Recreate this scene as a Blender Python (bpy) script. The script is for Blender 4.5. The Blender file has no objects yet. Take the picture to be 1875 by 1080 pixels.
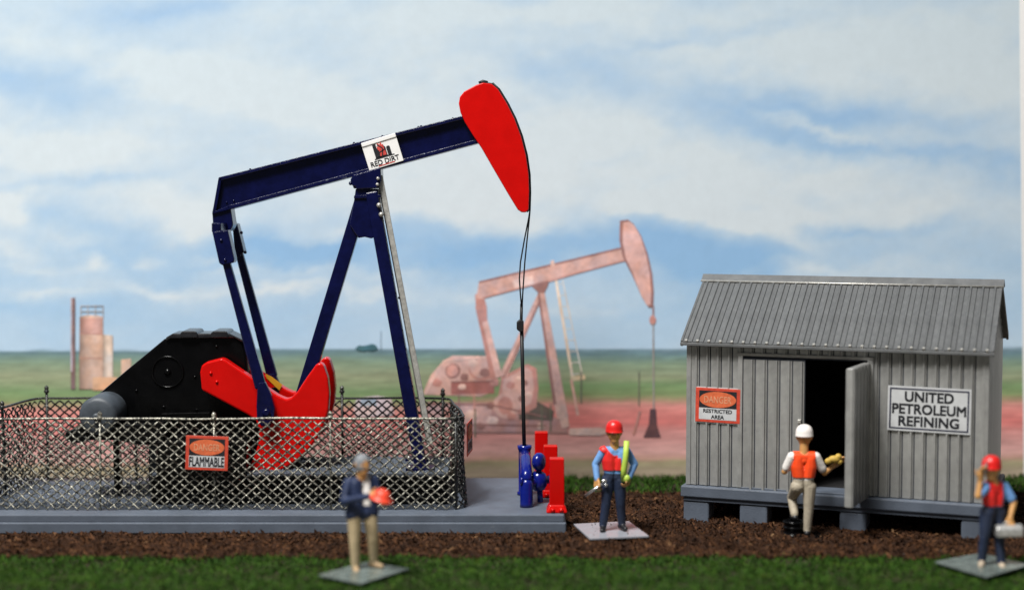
import bpy, bmesh, math, random
import numpy as np
from mathutils import Vector, Matrix, noise as mnoise

random.seed(7)
rng = np.random.default_rng(7)
S = bpy.context.scene
C = S.collection

# ------------------------------------------------------------------ camera, world, lamps, exposure
CAM_H, PITCH, FPX = 5.6, 0.0641, 2978.0
cam = bpy.data.cameras.new('camera'); camo = bpy.data.objects.new('camera', cam); C.objects.link(camo)
camo.location = (0, 0, CAM_H); camo.rotation_euler = (math.pi/2 - PITCH, 0, 0)
cam.sensor_width = 36; cam.lens = FPX/1875*36; cam.clip_start = .1; cam.clip_end = 400
cam.dof.use_dof = True; cam.dof.focus_distance = 28.0; cam.dof.aperture_fstop = .118
S.camera = camo

W = bpy.data.worlds.new('World'); S.world = W; W.use_nodes = True
bg = W.node_tree.nodes['Background']; bg.inputs[0].default_value = (.93, .97, 1.0, 1); bg.inputs[1].default_value = .12

def area(name, loc, target, size, power, col):
    l = bpy.data.lights.new(name, 'AREA'); l.shape = 'DISK'; l.size = size; l.energy = power; l.color = col
    o = bpy.data.objects.new(name, l); C.objects.link(o); o.location = loc
    o.rotation_euler = (Vector(target) - Vector(loc)).to_track_quat('-Z', 'Y').to_euler()
area('softbox_lamp', (-15, 7, 46), (-1, 29, 2), 20, 44000, (1, .98, .94))
area('contrast_lamp', (-11, 8, 42), (0, 29, 3), 3.0, 8000, (1, .98, .95))  # small added lamp for highlight dots and crisper contrast
S.view_settings.view_transform = 'Standard'; S.view_settings.look = 'None'
S.view_settings.exposure = 0; S.view_settings.gamma = 1; S.view_settings.use_curve_mapping = False
S.cycles.use_denoising = True
S.cycles.max_bounces = 6

# ------------------------------------------------------------------ helpers
CP, SP = math.cos(PITCH), math.sin(PITCH)
def ray(px, py):
    a = (px-937.5)/FPX; b = -(py-540)/FPX
    return Vector((a, CP + b*SP, -SP + b*CP))
def at(px, py, Y):
    r = ray(px, py); t = Y/r.y
    return Vector((r.x*t, Y, CAM_H + r.z*t))
def ground(px, py, z=0.0):
    r = ray(px, py); t = (z-CAM_H)/r.z
    return Vector((r.x*t, r.y*t, z))
def topx(p):
    x, y, z = p[0], p[1], p[2]-CAM_H
    d = y*CP - z*SP; u = z*CP + y*SP
    return 937.5 + FPX*x/d, 540 - FPX*u/d
def lin(c): 
    c = c/255.0
    return c/12.92 if c <= .04045 else ((c+.055)/1.055)**2.4
def srgb(r, g, b): return (lin(r), lin(g), lin(b))

MATS = {}
def nt(m):
    m.use_nodes = True
    return m.node_tree, m.node_tree.nodes, m.node_tree.links
def paint(name, col, rough=.45, metal=0, var=.12, scale=6., bump=.0, bscale=60., col2=None, mix=(.55, .7), spec=.5, coat=0, rvar=.1, orand=0):
    """painted plastic: base colour with blotchy variation, optional second worn colour, fine bump"""
    m = bpy.data.materials.new(name); t, N, L = nt(m); b = N['Principled BSDF']
    b.inputs['Metallic'].default_value = metal; b.inputs['Specular IOR Level'].default_value = spec
    if coat: b.inputs['Coat Weight'].default_value = coat; b.inputs['Coat Roughness'].default_value = .12
    tc = N.new('ShaderNodeTexCoord'); n1 = N.new('ShaderNodeTexNoise')
    n1.inputs['Scale'].default_value = scale; n1.inputs['Detail'].default_value = 6; n1.inputs['Roughness'].default_value = .65
    L.new(tc.outputs['Object'], n1.inputs['Vector'])
    r = N.new('ShaderNodeValToRGB'); e = r.color_ramp.elements
    e[0].position = .3; e[1].position = .7
    e[0].color = tuple(max(0, c*(1-var)) for c in col)+(1,); e[1].color = tuple(min(1, c*(1+var)) for c in col)+(1,)
    L.new(n1.outputs['Fac'], r.inputs['Fac']); out = r.outputs['Color']
    if col2:
        n2 = N.new('ShaderNodeTexNoise'); n2.inputs['Scale'].default_value = scale*2.7; n2.inputs['Detail'].default_value = 8
        n2.inputs['Roughness'].default_value = .75
        L.new(tc.outputs['Object'], n2.inputs['Vector'])
        mr = N.new('ShaderNodeMapRange'); mr.inputs[1].default_value = mix[0]; mr.inputs[2].default_value = mix[1]
        L.new(n2.outputs['Fac'], mr.inputs[0])
        mx = N.new('ShaderNodeMixRGB'); mx.inputs[2].default_value = tuple(col2)+(1,)
        L.new(mr.outputs[0], mx.inputs[0]); L.new(out, mx.inputs[1]); out = mx.outputs[0]
    if orand:
        oi = N.new('ShaderNodeObjectInfo'); mo = N.new('ShaderNodeMapRange'); mo.inputs[3].default_value = 1-orand; mo.inputs[4].default_value = 1+orand
        L.new(oi.outputs['Random'], mo.inputs[0]); mm = N.new('ShaderNodeMixRGB'); mm.blend_type = 'MULTIPLY'; mm.inputs[0].default_value = 1
        L.new(out, mm.inputs[1]); L.new(mo.outputs[0], mm.inputs[2]); out = mm.outputs[0]
    L.new(out, b.inputs['Base Color'])
    mr2 = N.new('ShaderNodeMapRange'); mr2.inputs[3].default_value = max(.03, rough-rvar); mr2.inputs[4].default_value = min(1, rough+rvar)
    L.new(n1.outputs['Fac'], mr2.inputs[0]); L.new(mr2.outputs[0], b.inputs['Roughness'])
    if bump:
        n3 = N.new('ShaderNodeTexNoise'); n3.inputs['Scale'].default_value = bscale; n3.inputs['Detail'].default_value = 4
        L.new(tc.outputs['Object'], n3.inputs['Vector'])
        bp = N.new('ShaderNodeBump'); bp.inputs['Strength'].default_value = bump; bp.inputs['Distance'].default_value = .02
        L.new(n3.outputs['Fac'], bp.inputs['Height']); L.new(bp.outputs[0], b.inputs['Normal'])
    MATS[name] = m
    return m

class MB:
    """collects geometry in world (or local) coordinates"""
    def __init__(s): s.v = []; s.f = []; s.sm = []
    def add(s, vs, fs, smooth=False):
        o = len(s.v); s.v += [Vector(v) for v in vs]
        s.f += [tuple(i+o for i in f) for f in fs]; s.sm += [smooth]*len(fs)
        return s
    def box(s, a, b):
        x0, y0, z0 = a; x1, y1, z1 = b
        return s.add([(x0,y0,z0),(x1,y0,z0),(x1,y1,z0),(x0,y1,z0),(x0,y0,z1),(x1,y0,z1),(x1,y1,z1),(x0,y1,z1)],
                     [(0,3,2,1),(4,5,6,7),(0,1,5,4),(1,2,6,5),(2,3,7,6),(3,0,4,7)])
    def hexa(s, p): # 8 corners: bottom 4, top 4
        return s.add(p, [(0,3,2,1),(4,5,6,7),(0,1,5,4),(1,2,6,5),(2,3,7,6),(3,0,4,7)])
    def prism(s, pts, d):
        """polygon pts extruded by vector d"""
        n = len(pts); d = Vector(d); p = [Vector(q) for q in pts]
        return s.add(p + [q+d for q in p], [tuple(range(n)), tuple(range(2*n-1, n-1, -1))] +
                     [(i, i+n, (i+1) % n + n, (i+1) % n) for i in range(n)])
    def bar(s, a, b, w, h, up=(0,1,0)):
        """rectangular bar a->b, w across, h along up; w/h may be pairs (start,end)"""
        a, b = Vector(a), Vector(b); d = (b-a).normalized(); u = Vector(up); u = (u - d*u.dot(d)).normalized(); q = d.cross(u)
        w0, w1 = w if isinstance(w, tuple) else (w, w); h0, h1 = h if isinstance(h, tuple) else (h, h)
        P = []
        for c, ww, hh in ((a, w0, h0), (b, w1, h1)):
            P += [c-q*ww/2-u*hh/2, c+q*ww/2-u*hh/2, c+q*ww/2+u*hh/2, c-q*ww/2+u*hh/2]
        return s.hexa(P)
    def tube(s, pts, r, n=8, caps=True):
        pts = [Vector(p) for p in pts]; rs = r if isinstance(r, (list, tuple)) else [r]*len(pts)
        o = len(s.v); prev = None
        for i, p in enumerate(pts):
            d = (pts[min(i+1, len(pts)-1)] - pts[max(i-1, 0)])
            if d.length < 1e-9: d = Vector((0,0,1))
            d.normalize()
            if prev is None:
                u = d.orthogonal().normalized()
            else:
                u = prev - d*prev.dot(d)
                u = u.normalized() if u.length > 1e-6 else d.orthogonal().normalized()
            prev = u; w = d.cross(u)
            for k in range(n):
                t = 2*math.pi*k/n
                s.v.append(p + (u*math.cos(t) + w*math.sin(t))*rs[i])
        for i in range(len(pts)-1):
            for k in range(n):
                k2 = (k+1) % n
                s.f.append((o+i*n+k, o+i*n+k2, o+(i+1)*n+k2, o+(i+1)*n+k)); s.sm.append(True)
        if caps:
            s.f.append(tuple(o+k for k in range(n-1, -1, -1))); s.sm.append(False)
            e = o+(len(pts)-1)*n
            s.f.append(tuple(e+k for k in range(n))); s.sm.append(False)
        return s
    def lathe(s, c, axis, prof, n=24):
        """profile [(radius, height)] turned about axis through c"""
        c = Vector(c); d = Vector(axis).normalized()
        return s.tube_rings([(c+d*h, r) for r, h in prof], d, n)
    def tube_rings(s, cr, d, n):
        o = len(s.v); u = d.orthogonal().normalized(); w = d.cross(u)
        for p, r in cr:
            for k in range(n):
                t = 2*math.pi*k/n; s.v.append(p+(u*math.cos(t)+w*math.sin(t))*max(r, 1e-4))
        for i in range(len(cr)-1):
            for k in range(n):
                k2 = (k+1) % n
                s.f.append((o+i*n+k, o+i*n+k2, o+(i+1)*n+k2, o+(i+1)*n+k)); s.sm.append(True)
        s.f.append(tuple(o+k for k in range(n-1, -1, -1))); s.sm.append(False)
        e = o+(len(cr)-1)*n; s.f.append(tuple(e+k for k in range(n))); s.sm.append(False)
        return s
    def sphere(s, c, r, n=16, sc=(1,1,1)):
        c = Vector(c); o = len(s.v); m = n//2
        vs = [c+Vector((0,0,r*sc[2]))]
        for i in range(1, m):
            a = math.pi*i/m
            for k in range(n):
                t = 2*math.pi*k/n
                vs.append(c+Vector((r*sc[0]*math.sin(a)*math.cos(t), r*sc[1]*math.sin(a)*math.sin(t), r*sc[2]*math.cos(a))))
        vs.append(c-Vector((0,0,r*sc[2])))
        fs = [(0, 1+k, 1+(k+1) % n) for k in range(n)]
        for i in range(m-2):
            for k in range(n):
                a = 1+i*n+k; b = 1+i*n+(k+1) % n
                fs.append((a, a+n, b+n, b))
        l = len(vs)-1; q = 1+(m-2)*n
        fs += [(l, q+(k+1) % n, q+k) for k in range(n)]
        return s.add(vs, fs, True)

ORG = {}
def mesh_of(name, mb, org=(0,0,0)):
    me = bpy.data.meshes.new(name); o = Vector(org)
    me.from_pydata([tuple(v-o) for v in mb.v], [], mb.f)
    me.polygons.foreach_set('use_smooth', mb.sm)
    bm = bmesh.new(); bm.from_mesh(me); bmesh.ops.recalc_face_normals(bm, faces=bm.faces); bm.to_mesh(me); bm.free()
    me.update()
    return me
def put(name, me, mat, parent=None, loc=(0,0,0), bevel=0, seg=2):
    o = bpy.data.objects.new(name, me); C.objects.link(o); o.location = loc
    if mat is not None and not me.materials: me.materials.append(mat if not isinstance(mat, str) else MATS[mat])
    if parent is not None: o.parent = parent
    if bevel:
        b = o.modifiers.new('bevel', 'BEVEL'); b.width = bevel; b.segments = seg; b.limit_method = 'ANGLE'; b.angle_limit = .6
        b.harden_normals = False
    return o
def obj(name, mb, mat, parent=None, bevel=0, seg=2, local=False):
    """one mesh object; coordinates are world unless local"""
    if parent is None:
        lo = Vector((min(v.x for v in mb.v)+max(v.x for v in mb.v), min(v.y for v in mb.v)+max(v.y for v in mb.v), 2*min(v.z for v in mb.v)))/2
        o = put(name, mesh_of(name, mb, lo), mat, None, lo, bevel, seg); ORG[o.name] = lo; return o
    org = (0,0,0) if local else ORG[parent.name]
    o = put(name, mesh_of(name, mb, org), mat, parent, (0,0,0), bevel, seg)
    ORG[o.name] = Vector(org)
    return o
def tag(o, label=None, cat=None, group=None, kind=None):
    for k, v in (('label', label), ('category', cat), ('group', group), ('kind', kind)):
        if v: o[k] = v
    return o
def thing(name, label, cat, loc, rz=0, group=None):
    o = bpy.data.objects.new(name, None); C.objects.link(o); o.location = loc; o.rotation_euler = (0,0,rz)
    o.empty_display_size = .2; ORG[o.name] = Vector(loc)
    return tag(o, label, cat, group)
def text_mb(txt, width, height, P, U, V, N_, depth=.004, bold=.02, squash=True):
    """lettering as thin solid letters, centred at P, U = reading direction, V = up, N_ = towards the reader"""
    cu = bpy.data.curves.new('lettering', 'FONT'); cu.body = txt; cu.align_x = 'CENTER'; cu.align_y = 'CENTER'
    cu.resolution_u = 3; cu.extrude = .01
    o = bpy.data.objects.new('lettering_tmp', cu); C.objects.link(o)
    dg = bpy.context.evaluated_depsgraph_get(); me = bpy.data.meshes.new_from_object(o.evaluated_get(dg))
    vs = np.array([v.co[:] for v in me.vertices]); fs = [tuple(p.vertices) for p in me.polygons]
    bpy.data.objects.remove(o); bpy.data.curves.remove(cu); bpy.data.meshes.remove(me)
    mn, mx = vs.min(0), vs.max(0); c = (mn+mx)/2; sz = mx-mn
    sx = width/sz[0]; sy = height/sz[1] if squash else sx
    P, U, V, N_ = Vector(P), Vector(U), Vector(V), Vector(N_)
    mb = MB()
    for k, (ox, oy) in enumerate(((0,0),(bold,bold),(-bold,bold),(bold,-bold),(-bold,-bold)) if bold else ((0,0),)):
        mb.add([P + U*((v[0]-c[0]+ox)*sx) + V*((v[1]-c[1]+oy)*sy) + N_*((v[2]-mn[2])/max(sz[2], 1e-6)*depth*(1+.06*k)) for v in vs], fs)
    return mb
def quad_plate(P, U, V, N_, u0, u1, v0, v1, n0, n1):
    P, U, V, N_ = Vector(P), Vector(U), Vector(V), Vector(N_)
    mb = MB(); q = lambda u, v, n: P+U*u+V*v+N_*n
    mb.hexa([q(u0,v0,n0), q(u1,v0,n0), q(u1,v0,n1), q(u0,v0,n1), q(u0,v1,n0), q(u1,v1,n0), q(u1,v1,n1), q(u0,v1,n1)])
    return mb

# ------------------------------------------------------------------ materials
paint('red_paint', (.50, .003, .002), .24, var=.08, scale=3, bump=.05, bscale=40, spec=.2, rvar=.05)
paint('navy_paint', (.0022, .0034, .031), .17, var=.35, scale=5, bump=.12, bscale=50, col2=(.006,.010,.060), mix=(.6,.85), spec=.28, rvar=.05)
paint('blue_paint', (.003, .009, .15), .2, var=.2, scale=6, bump=.05, bscale=40, spec=.45)
paint('black_plastic', (.0020, .0020, .0023), .2, var=.4, scale=4, bump=.05, bscale=60, spec=.16, rvar=.05)
paint('lid_plastic', (.012, .012, .014), .25, var=.4, scale=4, spec=.5)  # greyer than the housing: its top highlight is put into the colour
paint('motor_grey', (.045, .055, .068), .5, var=.25, scale=5, bump=.15, bscale=50)
paint('silver_paint', (.45, .44, .41), .38, metal=.55, var=.25, scale=12, bump=.2, bscale=90)
paint('cable_black', (.004, .004, .006), .55)
paint('yellow_paint', (.55, .26, .01), .5)
paint('pad_grey', (.088, .106, .138), .55, var=.16, scale=2.2, bump=.25, bscale=45, col2=(.15,.165,.19), mix=(.62,.8))
paint('ballast_grey', (.05, .062, .082), .7, var=.5, scale=16, bump=.9, bscale=26, col2=(.17,.2,.25), mix=(.52,.7))
paint('shed_grey', (.325, .325, .315), .33, metal=.36, var=.2, scale=3.2, bump=.12, bscale=70, col2=(.21,.215,.225), mix=(.56,.78), orand=.10)
paint('roof_grey', (.125, .129, .132), .42, metal=.22, var=.18, scale=3, bump=.12, bscale=70, col2=(.088,.093,.10), mix=(.48,.74), orand=.09)
paint('navy_worn_glint', (.0026, .004, .034), .2, var=.35, scale=5, bump=.12, bscale=50, col2=(.20,.22,.28), mix=(.60,.70), spec=.3, rvar=.05)  # pale flecks: edge wear plus glints painted into the colour
paint('trim_grey', (.33, .325, .31), .42, metal=.25, var=.2, scale=8, bump=.15, bscale=70, col2=(.18,.18,.18), mix=(.5,.7))
paint('groove_dark', (.035, .04, .055), .8, var=.2)
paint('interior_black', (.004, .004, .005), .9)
paint('paper_white', (.74, .73, .72), .55, var=.04, scale=9)
paint('sign_white', (.50, .51, .52), .45, var=.10, scale=5, spec=.4)
paint('sign_red', (.52, .055, .028), .5, var=.18, scale=14)
paint('sign_oval', (.60, .125, .045), .5, var=.2, scale=14)
paint('sign_faint', (.60, .27, .15), .5, var=.2, scale=14)
paint('ink_black', (.010, .011, .015), .5, var=.3)
paint('ink_blue_black', (.018, .02, .045), .5, var=.3)
paint('logo_red', (.48, .05, .04), .5, var=.4, scale=22)
paint('skin_tan', (.50, .255, .085), .5, var=.15, scale=12, bump=.1)
paint('skin_brown', (.30, .125, .04), .5, var=.15, scale=12, bump=.1)
paint('face_dark', (.10, .035, .018), .6)  # eyes and mouth, with eye socket shading put into the colour
paint('hair_grey', (.20, .215, .235), .7, var=.3, scale=20, bump=.5, bscale=70)
paint('shirt_blue', (.14, .30, .60), .6, var=.15, scale=9, bump=.3, bscale=25)
paint('shirt_white', (.72, .68, .65), .6, var=.1, scale=9, bump=.3, bscale=25)
paint('denim', (.010, .019, .048), .6, var=.35, scale=9, bump=.3, bscale=25)
paint('jacket_navy', (.007, .018, .062), .6, var=.3, scale=9, bump=.3, bscale=25)
paint('khaki', (.48, .38, .23), .62, var=.16, scale=8, bump=.35, bscale=22)
paint('khaki_grey', (.38, .33, .25), .62, var=.16, scale=8, bump=.35, bscale=22)
paint('vest_red', (.70, .016, .014), .5, var=.1, scale=9)
paint('vest_orange', (.92, .075, .014), .35, var=.1, scale=9)
paint('vest_lime', (.42, .58, .075), .5, var=.12, scale=9)
paint('helmet_red', (.62, .012, .010), .35, var=.08)
paint('helmet_white', (.78, .73, .70), .4, var=.05)
paint('hat_orange', (.78, .06, .025), .45, var=.08)
paint('shoe_black', (.006, .006, .008), .45)
paint('shoe_tan', (.36, .25, .14), .6)
paint('shoe_pale', (.42, .34, .25), .6)
paint('glove_yellow', (.46, .30, .05), .6, var=.25, scale=14, bump=.3)
paint('steel', (.62, .62, .62), .22, metal=.9, var=.15, scale=14)
paint('tin', (.48, .48, .47), .35, metal=.5, var=.3, scale=16, bump=.3, bscale=50)
paint('table_pale', (.40, .37, .29), .6, var=.08)
paint('radio_grey', (.30, .30, .31), .45)
def fence_mat(name, dark, light, lo, hi):
    m = paint(name, dark, .36, metal=.35, var=.4, scale=8, col2=light, mix=(lo, hi), bump=.3, bscale=80, spec=.5)
    return m
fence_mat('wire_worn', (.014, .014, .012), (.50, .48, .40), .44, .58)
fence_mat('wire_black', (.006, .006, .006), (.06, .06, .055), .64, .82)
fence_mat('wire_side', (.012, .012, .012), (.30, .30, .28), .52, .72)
def plate_mat():
    m = bpy.data.materials.new('sky_reflect_plate'); t, N, L = nt(m); b = N['Principled BSDF']
    b.inputs['Base Color'].default_value = (.30, .31, .35, 1); b.inputs['Roughness'].default_value = .3  # opaque pale grey: sky reflection put into the base colour
    b.inputs['Metallic'].default_value = 0; b.inputs['Specular IOR Level'].default_value = .5
    tc = N.new('ShaderNodeTexCoord'); n = N.new('ShaderNodeTexNoise'); n.inputs['Scale'].default_value = 7; n.inputs['Detail'].default_value = 6
    L.new(tc.outputs['Object'], n.inputs['Vector']); mr = N.new('ShaderNodeMapRange')
    mr.inputs[1].default_value = .35; mr.inputs[2].default_value = .7; mr.inputs[3].default_value = .08; mr.inputs[4].default_value = .28
    L.new(n.outputs['Fac'], mr.inputs[0]); L.new(mr.outputs[0], b.inputs['Roughness'])
    MATS['sky_reflect_plate'] = m
plate_mat()
paint('plate_dull', (.115, .14, .13), .22, var=.45, scale=5, spec=.6, rvar=.15)
def glass_mat():
    m = bpy.data.materials.new('acrylic'); t, N, L = nt(m); b = N['Principled BSDF']
    b.inputs['Base Color'].default_value = (.92, .96, .94, 1); b.inputs['Roughness'].default_value = .12; b.inputs['Transmission Weight'].default_value = 1; b.inputs['IOR'].default_value = 1.49
    tc = N.new('ShaderNodeTexCoord'); n = N.new('ShaderNodeTexNoise'); n.inputs['Scale'].default_value = 9; n.inputs['Detail'].default_value = 6
    L.new(tc.outputs['Object'], n.inputs['Vector']); mr = N.new('ShaderNodeMapRange'); mr.inputs[3].default_value = .0; mr.inputs[4].default_value = .22
    L.new(n.outputs['Fac'], mr.inputs[0]); L.new(mr.outputs[0], b.inputs['Roughness']); MATS['acrylic'] = m
glass_mat()
def chip_mat(name, stops, scale, rough=.85):
    m = bpy.data.materials.new(name); t, N, L = nt(m); b = N['Principled BSDF']
    b.inputs['Roughness'].default_value = rough; b.inputs['Specular IOR Level'].default_value = .2
    a = N.new('ShaderNodeAttribute'); a.attribute_name = 'tone'
    r = N.new('ShaderNodeValToRGB'); e = r.color_ramp.elements
    while len(e) < len(stops): e.new(.5)
    for q, (p, c) in zip(e, stops): q.position = p; q.color = tuple(c)+(1,)
    tc = N.new('ShaderNodeTexCoord'); n = N.new('ShaderNodeTexNoise'); n.inputs['Scale'].default_value = scale; n.inputs['Detail'].default_value = 5
    L.new(tc.outputs['Object'], n.inputs['Vector'])
    ad = N.new('ShaderNodeMath'); ad.operation = 'MULTIPLY_ADD'; ad.inputs[1].default_value = .5
    sb = N.new('ShaderNodeMath'); sb.operation = 'MULTIPLY_ADD'; sb.inputs[1].default_value = .9; sb.inputs[2].default_value = -.2
    L.new(n.outputs['Fac'], sb.inputs[0]); L.new(a.outputs['Fac'], ad.inputs[0]); L.new(sb.outputs[0], ad.inputs[2])
    L.new(ad.outputs[0], r.inputs['Fac']); L.new(r.outputs['Color'], b.inputs['Base Color'])
    MATS[name] = m
chip_mat('soil', [(.0, (.009,.004,.002)), (.45, (.036,.0145,.006)), (.75, (.082,.034,.013)), (1., (.22,.13,.065))], 2.6)
chip_mat('turf', [(.0, (.008,.025,.002)), (.5, (.024,.070,.005)), (.8, (.058,.120,.010)), (1., (.15,.16,.03))], 2.6, .8)

# ------------------------------------------------------------------ the setting
BACK_Y = 31.6
GX0, GX1, GY0 = -12.7, 11.2, 22.40
def turf_edge(x): return 24.66 + .12*mnoise.noise((x*.9, 3.1, 0)) + .13*mnoise.noise((x*2.7, 8.1, 0)) + .07*mnoise.noise((x*7.3, 1.1, 0))
def turf_back(x): return 29.75 + .12*mnoise.noise((x*1.1, 13.1, 0)) + .05*mnoise.noise((x*4.1, 8.1, 0))
def gz(x, y): return .03*mnoise.noise((x*.8, y*.8, 1)) + .018*mnoise.noise((x*2.6, y*2.6, 5))
mb = MB(); nx, ny = 150, 56
for j in range(ny+1):
    for i in range(nx+1):
        x = GX0+(GX1-GX0)*i/nx; y = GY0+(BACK_Y+.3-GY0)*j/ny
        mb.v.append(Vector((x, y, gz(x, y)-.015)))
for j in range(ny):
    for i in range(nx):
        a = j*(nx+1)+i; mb.f.append((a, a+1, a+nx+2, a+nx+1)); mb.sm.append(True)
def ground_mat():
    m = bpy.data.materials.new('ground_soil'); t, N, L = nt(m); b = N['Principled BSDF']; b.inputs['Roughness'].default_value = .95
    tc = N.new('ShaderNodeTexCoord'); n = N.new('ShaderNodeTexNoise'); n.inputs['Scale'].default_value = 14; n.inputs['Detail'].default_value = 8
    r = N.new('ShaderNodeValToRGB'); r.color_ramp.elements[0].color = (.006,.0035,.0022,1); r.color_ramp.elements[1].color = (.045,.022,.012,1)
    L.new(tc.outputs['Object'], n.inputs['Vector']); L.new(n.outputs['Fac'], r.inputs['Fac']); L.new(r.outputs[0], b.inputs['Base Color'])
    return m
tag(obj('ground', mb, ground_mat()), kind='structure')
mb = MB(); mb.box((GX0, GY0-.02, -.5), (GX1, BACK_Y+.28, -.045))
tag(obj('ground_board', mb, 'table_pale'), kind='structure')
mb = MB(); mb.box((-17, 17, -.75), (15, 36, -.52))
tag(obj('table', mb, 'table_pale'), kind='structure')

# the slab and shed footprints, kept free of loose soil
PX0, PX1, PY0, PY1, PZ = -10.6, .885, 26.30, 29.8, .31
SA, SL, SW = .3645, 4.9019, 2.8912
SHED = Vector((7.5933-SL*math.cos(SA), 25.825+SL*math.sin(SA), 0))
def in_pad(x, y): return (x > PX0-.02) & (x < PX1+.02) & (y > PY0-.02) & (y < PY1)

def scatter_chips(name, n, keep, smin, smax, mat):
    """loose irregular crumbs, one mesh"""
    xs = rng.uniform(-10, GX1, n*4); ys = rng.uniform(GY0, BACK_Y, n*4)
    k = np.array([keep(x, y) for x, y in zip(xs, ys)]); xs, ys = xs[k][:n], ys[k][:n]; n = len(xs)
    base = np.array([(1,0,0),(-.5,.87,0),(-.5,-.87,0),(.1,.1,.75),(-.1,0,-.6)], float)
    fs = np.array([(0,1,3),(1,2,3),(2,0,3),(1,0,4),(2,1,4),(0,2,4)])
    s = smin+(smax-smin)*rng.random(n)**2.2
    Q = rng.normal(size=(n,3,3)); Q, _ = np.linalg.qr(Q)
    st = np.stack([1+rng.random(n)*1.0, .45+rng.random(n)*.5, .5+rng.random(n)*.5], 1)
    v = (base[None]+rng.normal(scale=.15, size=(n,5,3)))*st[:,None,:]*s[:,None,None]
    v = np.einsum('nij,nkj->nki', Q, v)
    z = np.array([gz(x, y) for x, y in zip(xs, ys)])
    v += np.stack([xs, ys, z+s*.25], 1)[:,None,:]
    me = bpy.data.meshes.new(name)
    F = (fs[None]+5*np.arange(n)[:,None,None]).reshape(-1,3)
    me.from_pydata(v.reshape(-1,3).tolist(), [], F.tolist())
    at_ = me.attributes.new('tone', 'FLOAT', 'POINT'); at_.data.foreach_set('value', np.repeat(rng.random(n)**1.6, 5).astype(np.float32))
    o = put(name, me, mat)
    return o
so = scatter_chips('soil', 46000, lambda x, y: turf_edge(x)-.12 < y < turf_back(x)+.1 and not in_pad(x, y) and -9.5 < x < 11, .022, .066, 'soil')
tag(so, 'loose dark brown crumbly soil around slab and shed', 'soil', kind='stuff')

def scatter_grass(name, n, keep, h0, h1, w, mat):
    xs = rng.uniform(-10, GX1, n*4); ys = rng.uniform(GY0+.01, BACK_Y-.02, n*4)
    k = np.array([keep(x, y) for x, y in zip(xs, ys)]); xs, ys = xs[k][:n], ys[k][:n]; n = len(xs)
    z = np.array([gz(x, y) for x, y in zip(xs, ys)])
    cl = np.array([mnoise.noise((x*2.4, y*2.4, 9)) for x, y in zip(xs, ys)])
    h = (h0+(h1-h0)*rng.random(n))*(1+.5*cl); a = rng.uniform(0, 2*math.pi, n); b = rng.uniform(0, 2*math.pi, n); ln = rng.uniform(.2, 1.1, n)*h
    P = np.stack([xs, ys, z-.02], 1); d = np.stack([np.cos(a), np.sin(a), 0*a], 1)*w; t = np.stack([np.cos(b)*ln, np.sin(b)*ln, h], 1)
    v = np.stack([P-d, P+d, P+t*.55+d*.8, P+t*.55-d*.8, P+t*np.array([1.15,1.15,.95])], 1)
    fs = [np.array([0,1,2,3]), np.array([3,2,4])]
    me = bpy.data.meshes.new(name); F = []
    for i in range(n): F += [(5*i,5*i+1,5*i+2,5*i+3), (5*i+3,5*i+2,5*i+4)]
    me.from_pydata(v.reshape(-1,3).tolist(), [], F)
    at_ = me.attributes.new('tone', 'FLOAT', 'POINT'); at_.data.foreach_set('value', np.repeat(rng.random(n)**1.3, 5).astype(np.float32))
    return put(name, me, mat)
g1 = scatter_grass('grass', 80000, lambda x, y: y < turf_edge(x)+.03 and -8.8 < x < 9, .025, .070, .010, 'turf')
tag(g1, 'strip of short green turf along the front edge', 'grass', kind='stuff')
g2 = scatter_grass('grass', 26000, lambda x, y: y > turf_back(x) and .2 < x < 12, .05, .14, .012, 'turf')
tag(g2, 'short green turf behind the slab and shed', 'grass', kind='stuff')

# ------------------------------------------------------------------ printed backdrop (a flat photographic print standing behind the model)
def gs(px, py, cx, cy, rx, ry, rot=0):
    dx, dy = px-cx, py-cy; c, s = math.cos(rot), math.sin(rot)
    u, v = (dx*c+dy*s)/rx, (-dx*s+dy*c)/ry
    return math.exp(-(u*u+v*v))
BLUES = [(30,125,140,48,.12,.62),(300,18,150,28,0,.5),(160,170,160,35,.1,.3),(1010,138,120,34,0,.42),(1370,185,230,40,.1,.42),(1330,215,160,35,0,.35),
         (1610,215,200,24,.12,.45),(1480,255,200,18,.12,.45),(1720,285,190,18,.1,.45),(1862,318,80,30,0,.5),(1330,58,110,14,-.15,.26),(1230,82,140,9,-.1,.25),
         (1250,450,190,38,.06,.75),(1300,505,120,40,0,.5),(1580,420,110,13,0,.5),(1000,445,120,26,0,.45),(560,455,110,14,0,.65),(420,440,140,22,0,.4),
         (640,480,160,30,0,.4),(200,410,120,30,.0,.25),(110,420,110,40,0,.3),(330,480,260,30,0,.35),(850,460,110,50,0,.45),(760,420,80,26,0,.4),(90,340,90,14,0,.35),(215,335,90,10,0,.3),
         (430,210,120,20,.2,.12),(560,120,160,30,.1,.12),(60,560,140,20,0,.3),(730,600,300,24,0,.15),(150,590,300,24,0,.2),(1130,300,120,20,0,.12)]
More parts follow.
